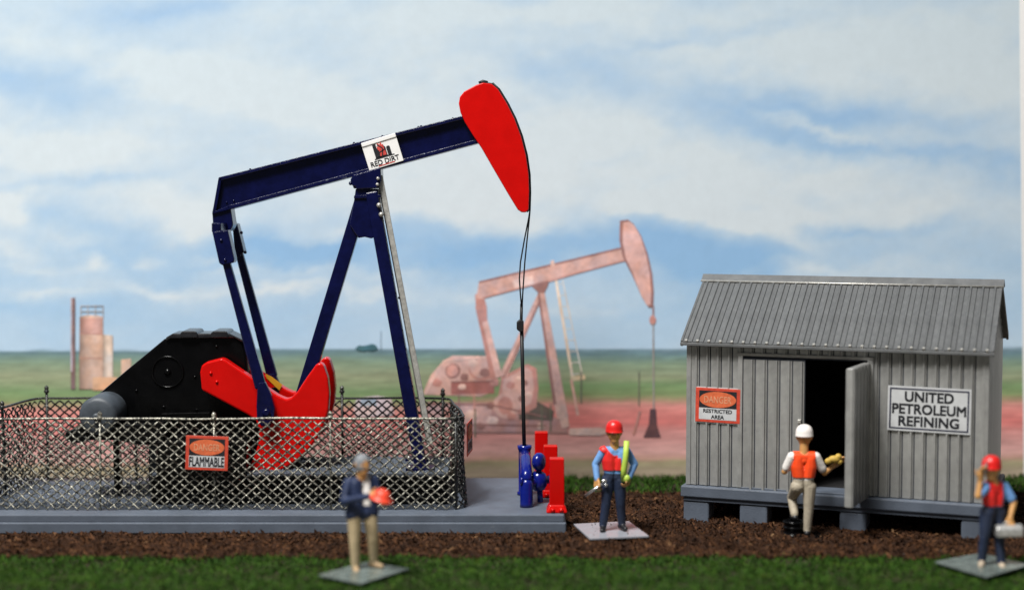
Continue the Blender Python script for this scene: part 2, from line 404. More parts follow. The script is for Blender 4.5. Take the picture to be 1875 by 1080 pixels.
WHITES = [(60,485,60,13,0,.4),(130,432,60,15,.05,.45),(450,500,60,9,0,.4),(392,470,34,9,0,.35),(90,525,70,8,0,.35),(700,505,66,11,0,.35),(565,502,50,8,0,.35),(640,425,60,14,0,.35),(1050,560,90,10,0,.25),(860,545,60,9,0,.25),(60,262,230,32,.05,.3),(250,140,260,50,.2,.4),(700,200,300,70,.1,.3),(12,378,46,36,0,.7),(165,480,34,18,0,.75),(275,474,30,12,0,.55),(20,455,60,18,0,.5),
          (300,525,74,13,.05,.6),(510,533,110,15,-.03,.6),(660,540,80,10,0,.3),(280,385,120,36,0,.4),(130,265,100,22,0,.35),(760,350,160,45,.1,.35),(800,400,110,28,.0,.35),(330,400,80,30,0,.3),(930,345,150,50,0,.3),
          (1090,250,180,60,.1,.3),(1330,385,200,22,.08,.6),(1420,420,90,16,.3,.4),(1500,235,120,10,.3,.5),(1360,330,200,40,0,.25),(1560,100,260,60,0,.25),(1770,150,150,70,0,.2),
          (1560,495,160,18,0,.3),(1700,380,200,30,0,.25),(900,20,200,30,0,.2),(1100,20,200,30,0,.2),(970,400,70,14,0,.3),(1460,490,60,16,0,.3),(100,300,120,16,0,.3),(1150,385,60,12,0,.3)]
def mixc(a, b, t): return tuple(a[i]+(b[i]-a[i])*t for i in range(3))
def sky_col(px, py):
    w1 = mnoise.fractal((px/150, py/95, 2.2), .75, 2.1, 6)*46
    w2 = mnoise.fractal((px/150, py/95, 7.7), .75, 2.1, 6)*26
    x, y = px+w1, py+w2
    c = .84 if y < 330 else .84-.31*min(1, (y-330)/130)
    for b in BLUES: c -= .82*b[5]*gs(x, y, *b[:5])
    for b in WHITES: c += .9*b[5]*gs(x, y, *b[:5])
    c += .15*mnoise.fractal((px/170+.004*py, py/80, 4.4), .75, 2.2, 6)+.055*mnoise.fractal((px/62, py/30, 9.4), .7, 2.2, 4)
    if y > 540: c = c*(1-min(1, (y-540)/60)*.4) + .42*min(1, (y-540)/60)*.4
    c = max(0, min(1.02, c))
    blue = mixc((120,156,197), (146,184,218), min(1, max(0, py/640)))
    white = mixc((180,193,202), (209,217,223), min(1, max(0, py/640)))  # whites darkened towards the top, offsetting lamp falloff in the colour
    return mixc(blue, white, c)
BANDS = [(634,(172,197,218)),(638,(118,142,156)),(646,(98,126,136)),(656,(116,142,134)),(668,(130,150,126)),(690,(146,154,124)),(706,(120,148,104)),(722,(132,150,104)),
         (732,(168,146,118)),(740,(214,146,138)),(752,(222,138,132)),(772,(216,124,120)),(790,(206,142,138)),(806,(206,150,146)),(826,(218,168,163)),(838,(200,156,142)),(846,(160,152,120)),(862,(172,156,136)),(900,(164,150,128))]
def field_col(px, py):
    y = py + 3*mnoise.fractal((px/120, py/14, 3.3), .7, 2.1, 4) + (2 if px < 900 else 0)
    y += 1.6*mnoise.fractal((px/20, py/6, 6.3), .7, 2.1, 3)
    if px < 900 and y > 690: y -= 13*min(1, (y-690)/20)*min(1, (900-px)/100)
    for i in range(len(BANDS)-1):
        if y < BANDS[i+1][0]:
            t = max(0, (y-BANDS[i][0])/(BANDS[i+1][0]-BANDS[i][0])); c = mixc(BANDS[i][1], BANDS[i+1][1], t); break
    else: c = BANDS[-1][1]
    c = mixc(c, (170,156,146), .05)
    k = 1+.10*mnoise.fractal((px/60, py/5, 1.3), .7, 2.1, 4)
    return tuple(max(0, v*k) for v in c)
def print_col(px, py):
    h = 639+2*mnoise.noise((px/50., 0, 0))+(3 if px < 400 else 0)-(4 if px > 1300 else 0)
    t = min(1, max(0, (py-h+1.5)/3))
    return mixc(sky_col(px, min(py, 645)), field_col(px, max(py, 634)), t)
bx0, bz1 = -12.6, 10.4
nxp, nzp = 300, 230
def edge_x(z): return at(1866.5, 0, BACK_Y).x + (at(0, 0, BACK_Y).z - z)*.029
vs, cs = [], []
zs = [-.05+(bz1+.05)*j/nzp for j in range(nzp+1)]
for z in zs:
    e = edge_x(z)
    for i in range(nxp+1):
        x = bx0+(e-bx0)*i/nxp; vs.append((x, BACK_Y, z))
        px, py = topx((x, BACK_Y, z)); c = print_col(px, py); cs += [lin(max(0, min(255, c[0]))), lin(max(0, min(255, c[1]))), lin(max(0, min(255, c[2]))), 1]
mb = MB(); mb.v = [Vector(v) for v in vs]
for j in range(nzp):
    for i in range(nxp):
        a = j*(nxp+1)+i; mb.f.append((a, a+1, a+nxp+2, a+nxp+1)); mb.sm.append(False)
def print_mat(name, attr=None, col=None, var=.08, scale=9):
    m = bpy.data.materials.new(name); t, N, L = nt(m); b = N['Principled BSDF']
    b.inputs['Roughness'].default_value = .75; b.inputs['Specular IOR Level'].default_value = .12
    tc = N.new('ShaderNodeTexCoord'); n = N.new('ShaderNodeTexNoise'); n.inputs['Scale'].default_value = scale; n.inputs['Detail'].default_value = 7; n.inputs['Roughness'].default_value = .7
    L.new(tc.outputs['Object'], n.inputs['Vector']); mr = N.new('ShaderNodeMapRange')
    mr.inputs[1].default_value = .3; mr.inputs[2].default_value = .7; mr.inputs[3].default_value = 1-var; mr.inputs[4].default_value = 1+var
    L.new(n.outputs['Fac'], mr.inputs[0])
    mx = N.new('ShaderNodeMixRGB'); mx.blend_type = 'MULTIPLY'; mx.inputs[0].default_value = 1
    if attr:
        a = N.new('ShaderNodeAttribute'); a.attribute_name = attr; L.new(a.outputs['Color'], mx.inputs[1])
    else: mx.inputs[1].default_value = tuple(col)+(1,)
    L.new(mr.outputs[0], mx.inputs[2]); L.new(mx.outputs[0], b.inputs['Base Color'])
    return m
bd = obj('printed_backdrop', mb, print_mat('print_sky_and_field', 'print', var=.035, scale=3))
ca = bd.data.color_attributes.new('print', 'FLOAT_COLOR', 'POINT'); ca.data.foreach_set('color', cs)
tag(bd, 'upright printed backdrop showing cloudy blue sky, green field, red dirt and a far pump jack', 'backdrop')
mb = MB(); e0, e1 = edge_x(-.05), edge_x(bz1)
mb.hexa([(e0,BACK_Y-.002,-.05),(10.75,BACK_Y-.002,-.05),(10.75,BACK_Y+.04,-.05),(e0,BACK_Y+.04,-.05),(e1,BACK_Y-.002,bz1),(10.75,BACK_Y-.002,bz1),(10.75,BACK_Y+.04,bz1),(e1,BACK_Y+.04,bz1)])
tag(obj('paper_border', mb, 'paper_white', bd), 'blank white paper margin of the print')
mb = MB(); mb.box((bx0-.1, BACK_Y+.05, -.06), (10.8, BACK_Y+.16, bz1+.05))
obj('backing_board', mb, 'paper_white', bd)

layer = [0]
def flat(name, pts, col, parent, grad=0., cyl=0.):
    """a printed shape lying on the print, given by its outline on the sheet, toned like the faded photograph it is"""
    layer[0] += 1; off = .0015+.00012*layer[0]
    bm = bmesh.new(); bm.faces.new([bm.verts.new((x, y, 0)) for x, y in pts]); bmesh.ops.triangulate(bm, faces=bm.faces[:])
    for _ in range(7):
        ed = [e for e in bm.edges if e.calc_length() > 7]
        if not ed: break
        bmesh.ops.subdivide_edges(bm, edges=ed, cuts=1); bmesh.ops.triangulate(bm, faces=bm.faces[:])
    xs = [p[0] for p in pts]; ys = [p[1] for p in pts]; x0, x1, y0, y1 = min(xs), max(xs), min(ys), max(ys); cs_ = []
    bm.verts.index_update()
    for v in bm.verts:
        px, py = v.co.x, v.co.y
        k = 1.035+.10*mnoise.fractal((px/34, py/34, 5.5), .8, 2.1, 4)+.08*mnoise.fractal((px/7, py/7, 8.5), .8, 2.1, 3)
        k *= 1+grad*(.5-(py-y0)/max(1, y1-y0))
        if cyl: u = (px-x0)/max(1, x1-x0)*2-1; k *= 1-cyl*(u-.25)**2
        h = .05*mnoise.fractal((px/22, py/22, 1.5), .8, 2.1, 4)
        cs_ += [lin(max(0, min(255, col[0]*k*(1+h)))), lin(max(0, min(255, col[1]*k))), lin(max(0, min(255, col[2]*k*(1-h)))), 1]
        w = at(px, py, BACK_Y)-Vector((0, off, 0))-ORG[parent.name]
        v.co = w
    me = bpy.data.meshes.new(name); bm.to_mesh(me); bm.free()
    ca = me.color_attributes.new('print', 'FLOAT_COLOR', 'POINT'); ca.data.foreach_set('color', cs_)
    o = put(name, me, bd.data.materials[0], parent); ORG[o.name] = ORG[parent.name]
    return o
def stroke(p, q, w0, w1=None):
    w1 = w0 if w1 is None else w1
    d = Vector((q[0]-p[0], q[1]-p[1])); n = Vector((-d.y, d.x)).normalized()
    return [(p[0]+n.x*w0/2, p[1]+n.y*w0/2), (q[0]+n.x*w1/2, q[1]+n.y*w1/2), (q[0]-n.x*w1/2, q[1]-n.y*w1/2), (p[0]-n.x*w0/2, p[1]-n.y*w0/2)]
def blob(cx, cy, rx, ry, n=26, j=.06):
    return [(cx+rx*math.cos(2*math.pi*k/n)*(1+random.uniform(-j, j)), cy+ry*math.sin(2*math.pi*k/n)*(1+random.uniform(-j, j))) for k in range(n)]
def sub(name, parent):
    o = bpy.data.objects.new(name, None); C.objects.link(o); o.parent = parent; ORG[o.name] = ORG[parent.name]; return o
pj = sub('printed_pump_jack', bd); tag(pj, 'faded pink pump jack printed on the backdrop')
PK, PKD, PKL, PKR = (200,161,154), (148,110,106), (212,180,172), (186,134,126)
flat('ladder', stroke((1018,512),(1048,690),5), (212,190,172), pj)
flat('ladder', stroke((1030,512),(1066,686),2.2), (198,190,184), pj)
for k in range(9):
    t = k/8; flat('ladder_rung', stroke((1019+30*t,520+165*t),(1032+34*t,520+163*t),1.6), (196,192,190), pj)
flat('ladder_foot', [(1044,688),(1071,686),(1072,694),(1046,698)], (206,182,150), pj)
flat('ladder', stroke((1046,695),(1058,760),5), (206,162,148), pj)
flat('skid_frame', [(782,735),(905,738),(1000,760),(1040,770),(1040,792),(782,790)], (176,136,134), pj)
flat('skid_frame', [(785,742),(900,742),(900,775),(785,775)], (196,160,158), pj)
flat('shadow_gap', [(950,736),(985,735),(1015,752),(1012,770),(950,768)], (104,92,86), pj)
flat('engine_guard', [(776,715),(790,685),(812,660),(828,651),(900,652),(906,662),(905,716),(880,726),(776,722)], (203,164,156), pj, .18)
flat('engine_guard', [(826,700),(905,698),(905,720),(826,722)], (158,104,100), pj)
flat('sheave', blob(829,679,14,14), PKD, pj); flat('sheave', blob(828,678,11,11), (200,150,142), pj)
flat('gear_case', blob(883,675,26,22), PKR, pj); flat('gear_case', blob(881,673,22,18), PK, pj)
flat('gear_case', blob(888,682,10,8), PKD, pj)
flat('counterweight', [(918,690),(945,676),(966,666),(982,674),(986,710),(982,745),(960,758),(925,752),(912,730)], PKR, pj)
flat('counterweight', [(922,694),(946,682),(964,672),(974,680),(978,710),(972,738),(955,748),(930,744),(918,726)], PK, pj)
flat('counterweight', blob(927,742,24,24), PK, pj); flat('counterweight', blob(925,742,14,16), PKR, pj)
flat('counterweight_bolt', blob(961,701,6,6), PKD, pj); flat('counterweight_bolt', blob(955,730,6,6), PKD, pj)
flat('counterweight_bolt', blob(935,705,8,7), PKR, pj)
for (x, y, r, cc) in ((800,700,9,PKR),(850,690,8,PKD),(866,664,9,PKL),(846,708,7,PKL),(905,700,9,PKR),(898,742,8,PKD),(950,692,5,PKL),(968,722,6,PKL),(936,762,9,PKR),(902,770,10,PKL),(820,756,12,PKR),(862,760,12,PKL),(800,778,8,PKD),(880,780,8,PKD),(960,776,9,PKR),(990,780,7,PKL)):
    flat('machine_fitting', blob(x, y, r, r*.85, 14, .18), cc, pj, .2)
for (x0, y0, x1, y1, w, cc) in ((782,738,905,741,3,PKD),(782,790,1040,792,4,(150,118,116)),(782,775,1000,779,3,PKD),(905,742,1000,763,3,PKD),(826,699,905,697,2.5,PKD),(812,662,900,653,2.5,PKL),(778,722,812,661,2.5,PKL),(840,722,842,775,2.5,PKD),(868,722,870,776,2.5,PKR)):
    flat('machine_edge', stroke((x0,y0),(x1,y1),w), cc, pj)
flat('samson_leg', stroke((993,532),(921,688),10,13), PK, pj)
flat('samson_leg', stroke((997,532),(923,690),3,3), PKD, pj)
flat('samson_leg', stroke((990,528),(1030,765),11,22), PK, pj, -.1)
flat('samson_leg', stroke((986,536),(1016,740),4,6), PKD, pj)
flat('samson_leg', stroke((1027,742),(1036,782),18,14), (212,178,170), pj)
flat('pitman_arm', stroke((876,560),(905,692),12,12), PKR, pj)
flat('pitman_arm', stroke((884,572),(914,690),10,12), (214,172,164), pj)
flat('equalizer', [(870,540),(882,530),(891,560),(892,588),(882,590),(872,572)], PKR, pj)
flat('walking_beam', [(877,517),(1140,453),(1148,474),(1000,518),(960,525),(884,547),(872,546)], PK, pj)
flat('walking_beam_edge', stroke((877,517),(1140,454),4), PKD, pj)
flat('walking_beam_edge', stroke((884,545),(1146,476),3), (186,140,132), pj)
flat('bearing', [(972,522),(1005,514),(1003,524),(996,536),(986,536)], PKD, pj)
flat('sign', [(938,513),(975,504),(978,520),(942,528)], (216,186,180), pj)
flat('beam_lug', [(1008,478),(1014,476),(1016,486),(1009,488)], PKL, pj)
HH = [(1135,404),(1150,402),(1160,410),(1174,432),(1186,464),(1194,500),(1197,535),(1196,562),(1188,563),(1176,545),(1158,505),(1140,470),(1134,440)]
flat('horsehead', HH, PKD, pj)
cxh, cyh = sum(p[0] for p in HH)/len(HH), sum(p[1] for p in HH)/len(HH)
flat('horsehead', [(cxh+(x-cxh)*.82, cyh+(y-cyh)*.95) for x, y in HH], (208,164,156), pj)
flat('bridle', stroke((1196,560),(1196,582),3), PKD, pj)
flat('carrier_bar', blob(1195,586,6,9), PKR, pj)
flat('polished_rod', stroke((1196,592),(1197,750),2.6), (150,142,138), pj)
flat('wellhead', [(1190,748),(1201,748),(1203,778),(1210,800),(1178,800),(1188,776)], (96,70,74), pj)
flat('guy_rod', stroke((1172,752),(1160,795),4), (176,128,120), pj)
for x, y0, y1 in ((1064,680,738),(1170,680,742),(992,740,785),(870,748,800),(830,748,800),(1008,740,790)):
    flat('fence_post', stroke((x,y0),(x,y1),2.5), (110,112,98), pj)
flat('concrete_pad', [(1042,784),(1100,782),(1116,790),(1100,797),(1042,796)], (206,178,172), bd)
tk = sub('printed_tank_battery', bd); tag(tk, 'pinkish tan storage tank and dark stack printed on the backdrop')
flat('stack', stroke((134,545),(134,712),8), (118,96,96), tk); flat('stack', stroke((131,545),(131,680),3), (170,160,170), tk)
flat('tank', [(146,580),(156,577),(178,577),(189,580),(190,712),(145,712)], (198,166,150), tk, .1, .22)
flat('tank_band', [(147,582),(188,582),(188,613),(147,610)], (196,152,142), tk, 0, .2)
for y in (611, 655): flat('tank_seam', stroke((146,y),(189,y+1),1.5), (168,122,112), tk)
flat('tank', [(189,612),(207,614),(207,690),(189,690)], (208,190,178), tk, 0, .2)
flat('tank', [(170,690),(215,690),(215,714),(170,714)], (202,160,130), tk)
flat('tank', [(222,658),(240,656),(240,690),(222,690)], (204,170,150), tk)
for a, b in (((147,560),(190,560)),((147,570),(190,570)),((148,560),(148,580)),((161,558),(161,580)),((175,558),(175,580)),((189,560),(189,580))):
    flat('railing', stroke(a, b, 1.8), (160,160,164), tk)
tr = sub('printed_tree_line', bd); tag(tr, 'dark trees printed on the horizon')
for x, y, rx, ry in ((664,637,12,5),(680,636,12,6)):
    flat('tree', blob(x, y, rx, ry, 30, .18), (86,112,122) if x not in (664,680) else (70,104,112), tr)
flat('mast', stroke((697,604),(697,638),2), (150,170,186), tr)
tu = sub('printed_white_truck', bd)
flat('truck_body', [(648,742),(655,728),(690,724),(716,728),(722,760),(650,764)], (204,184,186), tu)
flat('truck_window', [(660,730),(688,727),(690,742),(660,744)], (150,160,172), tu)

# ------------------------------------------------------------------ slab
mb = MB(); mb.box((PX0, PY0, .0), (PX1, PY1, .185))
pad = obj('concrete_slab', mb, 'pad_grey', bevel=.02, seg=2)
mb = MB(); mb.box((PX0+.03, PY0+.035, .18), (PX1-.03, PY1-.03, PZ)); obj('raised_top', mb, 'pad_grey', pad, .018)
tag(pad, 'long low grey slab carrying the fenced pump jack and wellhead', 'slab')
mb = MB()
for k in range(4200):
    x, y = random.uniform(-9.4, -1.3), random.uniform(26.95, 29.4)
    s = random.uniform(.012, .035)
    if y < 27.0 and random.random() < .7: continue
    mb.add([(x-s,y,PZ),(x+s*random.uniform(.5,1),y-s,PZ),(x+s*.3,y+s,PZ),(x,y,PZ+s*1.1)], [(0,1,3),(1,2,3),(2,0,3)])
gr = obj('gravel', mb, 'ballast_grey', pad); gr['kind'] = 'stuff'

# ------------------------------------------------------------------ pump jack
PY = 28.1
root = at(560, 900, PY); root.z = PZ
pump = thing('pump_jack', 'large pump jack model with navy beam, red horsehead and red counterweights', 'pump jack', root)
def P(px, py, Y=PY): return at(px, py, Y)
def plate(pts, Y0, Y1):
    """outline traced at depth Y0 (front face), extruded back to Y1"""
    mb = MB(); mb.prism([P(x, y, Y0) for x, y in pts], (0, Y1-Y0, 0)); return mb
# pedestal
pz = .80
mb = MB(); mb.box((at(276,900,27.2).x, 27.2, PZ+.002), (at(822,900,27.2).x, 28.95, pz))
ped = obj('pedestal', mb, 'black_plastic', pump, .03)
mb = MB(); mb.box((at(278,900,27.2).x, 27.22, pz-.004), (at(819,900,27.2).x, 28.93, pz+.03))
x0, x1 = at(282,900,27.2).x, at(815,900,27.2).x
for k in range(2600):
    x, y = random.uniform(x0, x1), random.uniform(27.25, 28.9); s = random.uniform(.018, .05)
    mb.add([(x-s,y,pz+.02),(x+s*random.uniform(.5,1),y-s,pz+.02),(x+s*.3,y+s,pz+.02),(x,y,pz+.03+s)], [(0,1,3),(1,2,3),(2,0,3)])
o = obj('ballast', mb, 'ballast_grey', ped); o['kind'] = 'stuff'
# walking beam: web + flanges
BW = .24
beam_o = [(400,325),(846,212),(884,262),(420,385),(385,394)]
mb = MB(); mb.prism([P(x, y, PY-BW*.62) for x, y in [(402,328),(846,215),(880,259),(421,380),(388,390)]], (0, BW*1.24, 0))
beam = obj('walking_beam', mb, 'navy_paint', pump, .012)
tl, trr, bl, br = P(400,325,PY-BW), P(848,212,PY-BW), P(388,393,PY-BW), P(886,260,PY-BW)
mb = MB()
up = Vector((0,0,1)); ax = (trr-tl).normalized(); nrm = Vector((-ax.z, 0, ax.x))
mb.prism([tl, trr, trr-nrm*.06, tl-nrm*.06], (0, 2*BW, 0)); obj('flange', mb, 'navy_paint', beam, .012)
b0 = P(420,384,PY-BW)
mb = MB(); mb.prism([b0, br, br+nrm*.075, b0+nrm*.075], (0, 2*BW, 0)); obj('flange', mb, 'navy_worn_glint', beam, .012)
mb = MB(); e = Vector((bl-tl)).normalized(); q = Vector((e.z, 0, -e.x))
mb.prism([tl, bl, b0, b0+nrm*.07, bl-Vector(e)*.08-q*.06, tl-q*.06], (0, 2*BW, 0)); obj('end_plate', mb, 'navy_paint', beam, .012)
for px, py in ((458,309.5),(700,249),(766,232),(771,231),(829,216)):
    mb = MB(); mb.sphere(P(px, py, PY-BW*random.uniform(.2,.9)), random.uniform(.009,.017), 8, (1.6,1,1)); obj('rivet', mb, 'navy_paint', beam)
for px, py in ((415,371),(428,368),(640,318),(648,262)):
    mb = MB(); mb.sphere(P(px, py, PY-BW*.62), .02, 8); obj('rivet', mb, 'navy_paint', beam)
# sticker on the beam
c = (P(660,261,PY-BW-.006)+P(740,296,PY-BW-.006))/2
U = (P(740,296,PY-BW)-P(678,315,PY-BW)).normalized(); V = Vector((-U.z, 0, U.x)); Nn = Vector((0,-1,0))
hw, hh = .305, .245
st = obj('sticker', quad_plate(c, U, V, Nn, -hw, hw, -hh, hh-.07, 0, .008), 'paper_white', pump, .003, 1)
mb = quad_plate(c+Nn*.0, U, V, Nn, -hw, hw, hh-.072, hh, -.002, .022); obj('folded_edge', mb, 'paper_white', st, .01)
tag(st, 'white sticker with black and red derrick emblem and lettering')
def stp(name, pts, mat, z=.010):
    mb = MB(); mb.prism([c+U*u+V*v+Nn*.008 for u, v in pts], Nn*(z-.007)); return obj(name, mb, mat, st)
stp('emblem_bar', [(-.135,-.075),(-.075,-.075),(-.075,.165),(-.135,.165)], 'ink_black')
stp('emblem_base', [(-.16,-.10),(.19,-.10),(.19,-.085),(-.10,-.06),(-.16,-.085)], 'ink_black')
stp('emblem_bar', [(.085,-.085),(.15,-.085),(.15,.06),(.135,.075),(.10,.075),(.085,.06)], 'ink_black')
stp('emblem_arch', [(-.075,-.08),(.075,-.08),(.075,.07),(.045,.11),(.0,.125),(-.05,.11),(-.075,.08)], 'ink_black')
stp('emblem_flame', [(-.06,.05),(-.07,.12),(-.045,.10),(-.05,.175),(-.01,.135),(.02,.18),(.03,.12),(.05,.13),(.05,.05),(.0,.0)], 'logo_red', .013)
stp('emblem_flame', [(.0,-.06),(.06,-.06),(.06,.045),(.02,.02)], 'logo_red', .012)
stp('emblem_flame', [(-.05,-.06),(-.01,-.06),(-.005,.03),(-.045,.03)], 'logo_red', .012)
for a, b in (((-.02,-.08),(.02,.05)),((-.06,.0),(.07,.04)),((.03,.05),(-.05,.14))):
    d = Vector((b[0]-a[0], b[1]-a[1])).normalized()*.009; stp('emblem_strut', [(a[0]-d.y,a[1]+d.x),(a[0]+d.y,a[1]-d.x),(b[0]+d.y,b[1]-d.x),(b[0]-d.y,b[1]+d.x)], 'ink_black', .015)
stp('emblem_underline', [(-.13,-.222),(.16,-.222),(.16,-.208),(-.13,-.208)], 'logo_red', .011)
mb = text_mb('RED DIRT', .50, .082, c+V*(-.158)+Nn*.008, U, V, Nn, .004, .02); obj('lettering', mb, 'ink_black', st)
# horsehead: two red cheek plates on a dark curved core
hh_o = [(872,156),(884,152),(900,154),(912,164),(928,190),(942,218),(954,250),(963,285),(968,320),(969,352),(968,384),(963,389),(955,389),(948,384),(932,358),(905,312),(882,272),(866,248),(851,224),(843,206),(840,190),(842,178),(850,168)]
HWd = .30
mb = plate(hh_o, PY-HWd, PY-HWd+.07); hd = obj('horsehead', mb, 'red_paint', pump, .015)
mb = plate(hh_o, PY+HWd-.07, PY+HWd); obj('cheek_plate', mb, 'red_paint', hd, .015)
core = [(884,150),(901,152.5),(913.5,163.5),(929.5,189.5),(943.5,217.5),(955.5,249.5),(964.5,284.5),(969.5,320),(970.5,352),(969.5,386),(966,389),(950,380),(905,308),(868,246),(846,206),(846,182),(856,170)]
mb = plate(core, PY-HWd+.071, PY+HWd-.071); obj('curved_track', mb, 'cable_black', hd)
mb = MB(); mb.tube([P(877,153),P(884,149.5),P(893,152)], .03, 8); obj('cable_anchor', mb, 'cable_black', hd)
# bridle cables, carrier bar, rod
def arc_px(pts, Y):
    return [P(x, y, Y) for x, y in pts]
ct = [(902,152),(914.5,163.5),(930.5,189.5),(944.5,217.5),(956.5,249.5),(965.5,284.5),(970.5,320),(971.5,352),(970.5,385)]
for s, low in ((-1, [(968,400),(960,440),(953,480),(951,510),(953,540),(955,562)]), (1, [(969,402),(965,440),(961,480),(959,510),(957,540),(956,562)])):
    Y = PY+s*.05
    mb = MB(); mb.tube(arc_px(ct+low, Y), .0135, 6); obj('bridle_cable', mb, 'cable_black', pump)
mb = MB(); mb.tube(arc_px([(955,556),(954.5,585),(956,620)], PY), .026, 8); obj('cable_clamp', mb, 'cable_black', pump)
mb = MB(); mb.prism(arc_px([(946,590),(952,585),(959,588),(959,606),(952,608),(946,603)], PY-.08), (0,.16,0)); obj('carrier_bar', mb, 'cable_black', pump, .015)
mb = MB(); mb.tube(arc_px([(955,598),(957,680),(958.5,760),(960,822)], PY), .034, 10); obj('polished_rod', mb, 'cable_black', pump)
# samson post
LP = []
def leg(a, b, w, name='samson_leg'):
    mb = MB(); mb.bar(a, b, w, .22, (0,1,0)); obj(name, mb, 'navy_paint', pump, .02)
zf = pz+.03
def foot(px, Y): return Vector((at(px, 870, Y).x, Y, zf))
leg(P(681,352,PY-.14), foot(772, 27.62), .21)
leg(P(682,352,PY+.18), foot(770, 28.6), .20)
leg(P(667,352,PY-.05), foot(515, 27.98), .235)
for px, Y in ((772,27.62),(770,28.6)):
    f = foot(px, Y); mb = MB(); mb.box((f.x-.26,f.y-.2,f.z), (f.x+.22,f.y+.2,f.z+.06)); obj('foot_plate', mb, 'navy_paint', pump, .01)
    mb = MB(); mb.sphere((f.x-.2,f.y-.13,f.z+.07), .03, 8); obj('bolt', mb, 'silver_paint', pump)
mb = plate([(649,362),(651,346),(692,346),(693,362),(700,405),(700,415),(686,434),(680,437),(668,434),(656,436),(640,412)], PY-.22, PY+.22); gp = obj('gusset_plate', mb, 'navy_paint', pump, .015)
mb = plate([(648,358),(697,356),(697,362),(648,364)], PY-.25, PY+.25); obj('gusset_rib', mb, 'navy_paint', gp, .01)
mb = plate([(641,329),(648,320),(697,306),(698,330),(694,345),(652,347),(651,342),(645,341)], PY-.27, PY+.27); bk = obj('bearing_block', mb, 'navy_paint', pump, .02)
for px, py in ((642,336),(650,342)):
    mb = MB(); mb.sphere(P(px, py, PY-.22), .035, 8); obj('bolt', mb, 'navy_paint', bk)
# ladder on the right-hand leg
for Y, dx in ((27.62, 2), (28.55, 0)):
    mb = MB(); mb.bar(P(694+dx,322,PY+(Y-PY)*.3), P(786+dx,812,Y), .09, .05, (0,1,0))
    ld = obj('ladder_rail', mb, 'silver_paint', pump, .01)
for k in range(15):
    t = k/14.; a = P(697,330,PY-.12).lerp(P(787,805,27.66), t); b = P(694,330,PY+.1).lerp(P(786,805,28.5), t)
    mb = MB(); mb.tube([a, b], .02, 6); obj('ladder_rung', mb, 'silver_paint', pump)
for px, py in ((692,327),(691,338),(694,376),(698,393),(731,545)):
    mb = MB(); mb.sphere(P(px, py, PY-.30), (.045 if py > 350 else .03) if py < 500 else .025, 10); obj('ladder_clip', mb, 'silver_paint' if py < 500 else 'cable_black', pump)
# equalizer and pitman arms
YN, YF = 27.42, 28.82
mb = plate([(388,386),(422,378),(427,412),(421,424),(390,416)], PY-.2, PY+.2); eq = obj('equalizer_block', mb, 'navy_paint', pump, .02)
c0 = P(411,415); mb = MB(); mb.bar(Vector((c0.x, YN-.1, c0.z)), Vector((c0.x, YF+.1, c0.z)), .16, .16, (0,0,1)); obj('equalizer_bar', mb, 'navy_paint', eq, .02)
def pitman(Y, pts_block, top, bot, paddle):
    mb = MB(); mb.prism([P(x, y, Y-.12) for x, y in pts_block], (0, .3, 0)); cl = obj('pitman_clevis', mb, 'navy_paint', pump, .02)
    for dx, dy in ((17,16),(24,52)):
        mb = MB(); mb.sphere(P(pts_block[0][0]+dx, pts_block[0][1]+dy, Y-.12), .03, 8); obj('bolt', mb, 'navy_paint', cl)
    mb = MB(); mb.bar(P(*top, Y), P(*bot, Y), (.13, .19), .13, (0,1,0)); pa = obj('pitman_arm', mb, 'navy_paint', pump, .025)
    mb = MB(); mb.prism([P(x, y, Y-.075) for x, y in paddle], (0, .14, 0)); obj('pitman_end', mb, 'navy_paint', pa, .03)
pitman(YN, [(388,424),(417,421),(429,474),(428,481),(407,486),(401,482)], (412,470), (478,710), [(471,700),(484,698),(497,725),(503,748),(502,768),(494,780),(478,781),(470,768),(469,745)])
pitman(YF, [(425,410),(434,409),(447,462),(441,465),(441,470),(430,470)], (436,455), (499,690), [(491,684),(503,682),(511,702),(514,722),(505,734),(494,730),(489,712)])
# crank / counterweight pair (axe-shaped)
crank_o = [(366,682),(369,669),(378,663),(405,656),(412,659),(505,722),(512,726),(524,731),(533,728),(545,716),(562,690),(578,668),(585,664),(592,668),(600,692),(603,720),(601,750),(594,776),(582,800),(566,822),(545,842),(522,857),(498,867),(472,873),(456,872),(453,864),(458,850),(468,828),(474,806),(474,786),(468,770),(455,760),(369,714)]
mb = plate(crank_o, 27.56, 27.82); ck = obj('crank_counterweight', mb, 'red_paint', pump, .03)
yn = 27.56
for x, y in ((386,683),(397,699)):
    mb = MB(); mb.sphere(P(x, y, yn), .03, 8); obj('bolt', mb, 'red_paint', ck)
# far one: same solid shifted back
d = Vector((0, .92, 0)); mb = MB(); mb.prism([P(x, y, 27.56)+d for x, y in crank_o], (0, .26, 0)); ck2 = obj('crank_counterweight', mb, 'red_paint', pump, .03)
pinc = P(505,722,27.7)+d
mb = MB(); mb.prism([P(x, y, 28.475) for x, y in [(486,684),(497,689),(508,697),(517,704),(512,714),(508,712),(500,703),(488,692)]], (0, -.008, 0)); obj('paint_mark', mb, 'yellow_paint', ck2)
mb = MB(); mb.lathe(P(502,718,28.46), (0,1,0), [(.09,-.06),(.09,.3)], 16); obj('wrist_pin', mb, 'black_plastic', ck2)
mb = MB(); mb.lathe(P(487,756,27.30), (0,1,0), [(.04,0),(.07,.02),(.07,.4)], 16); obj('wrist_pin', mb, 'navy_paint', ck)
mb = MB(); mb.lathe(P(393,690,27.62), (0,1,0), [(.17,0),(.17,1.2)], 20); obj('crank_shaft', mb, 'black_plastic', pump)
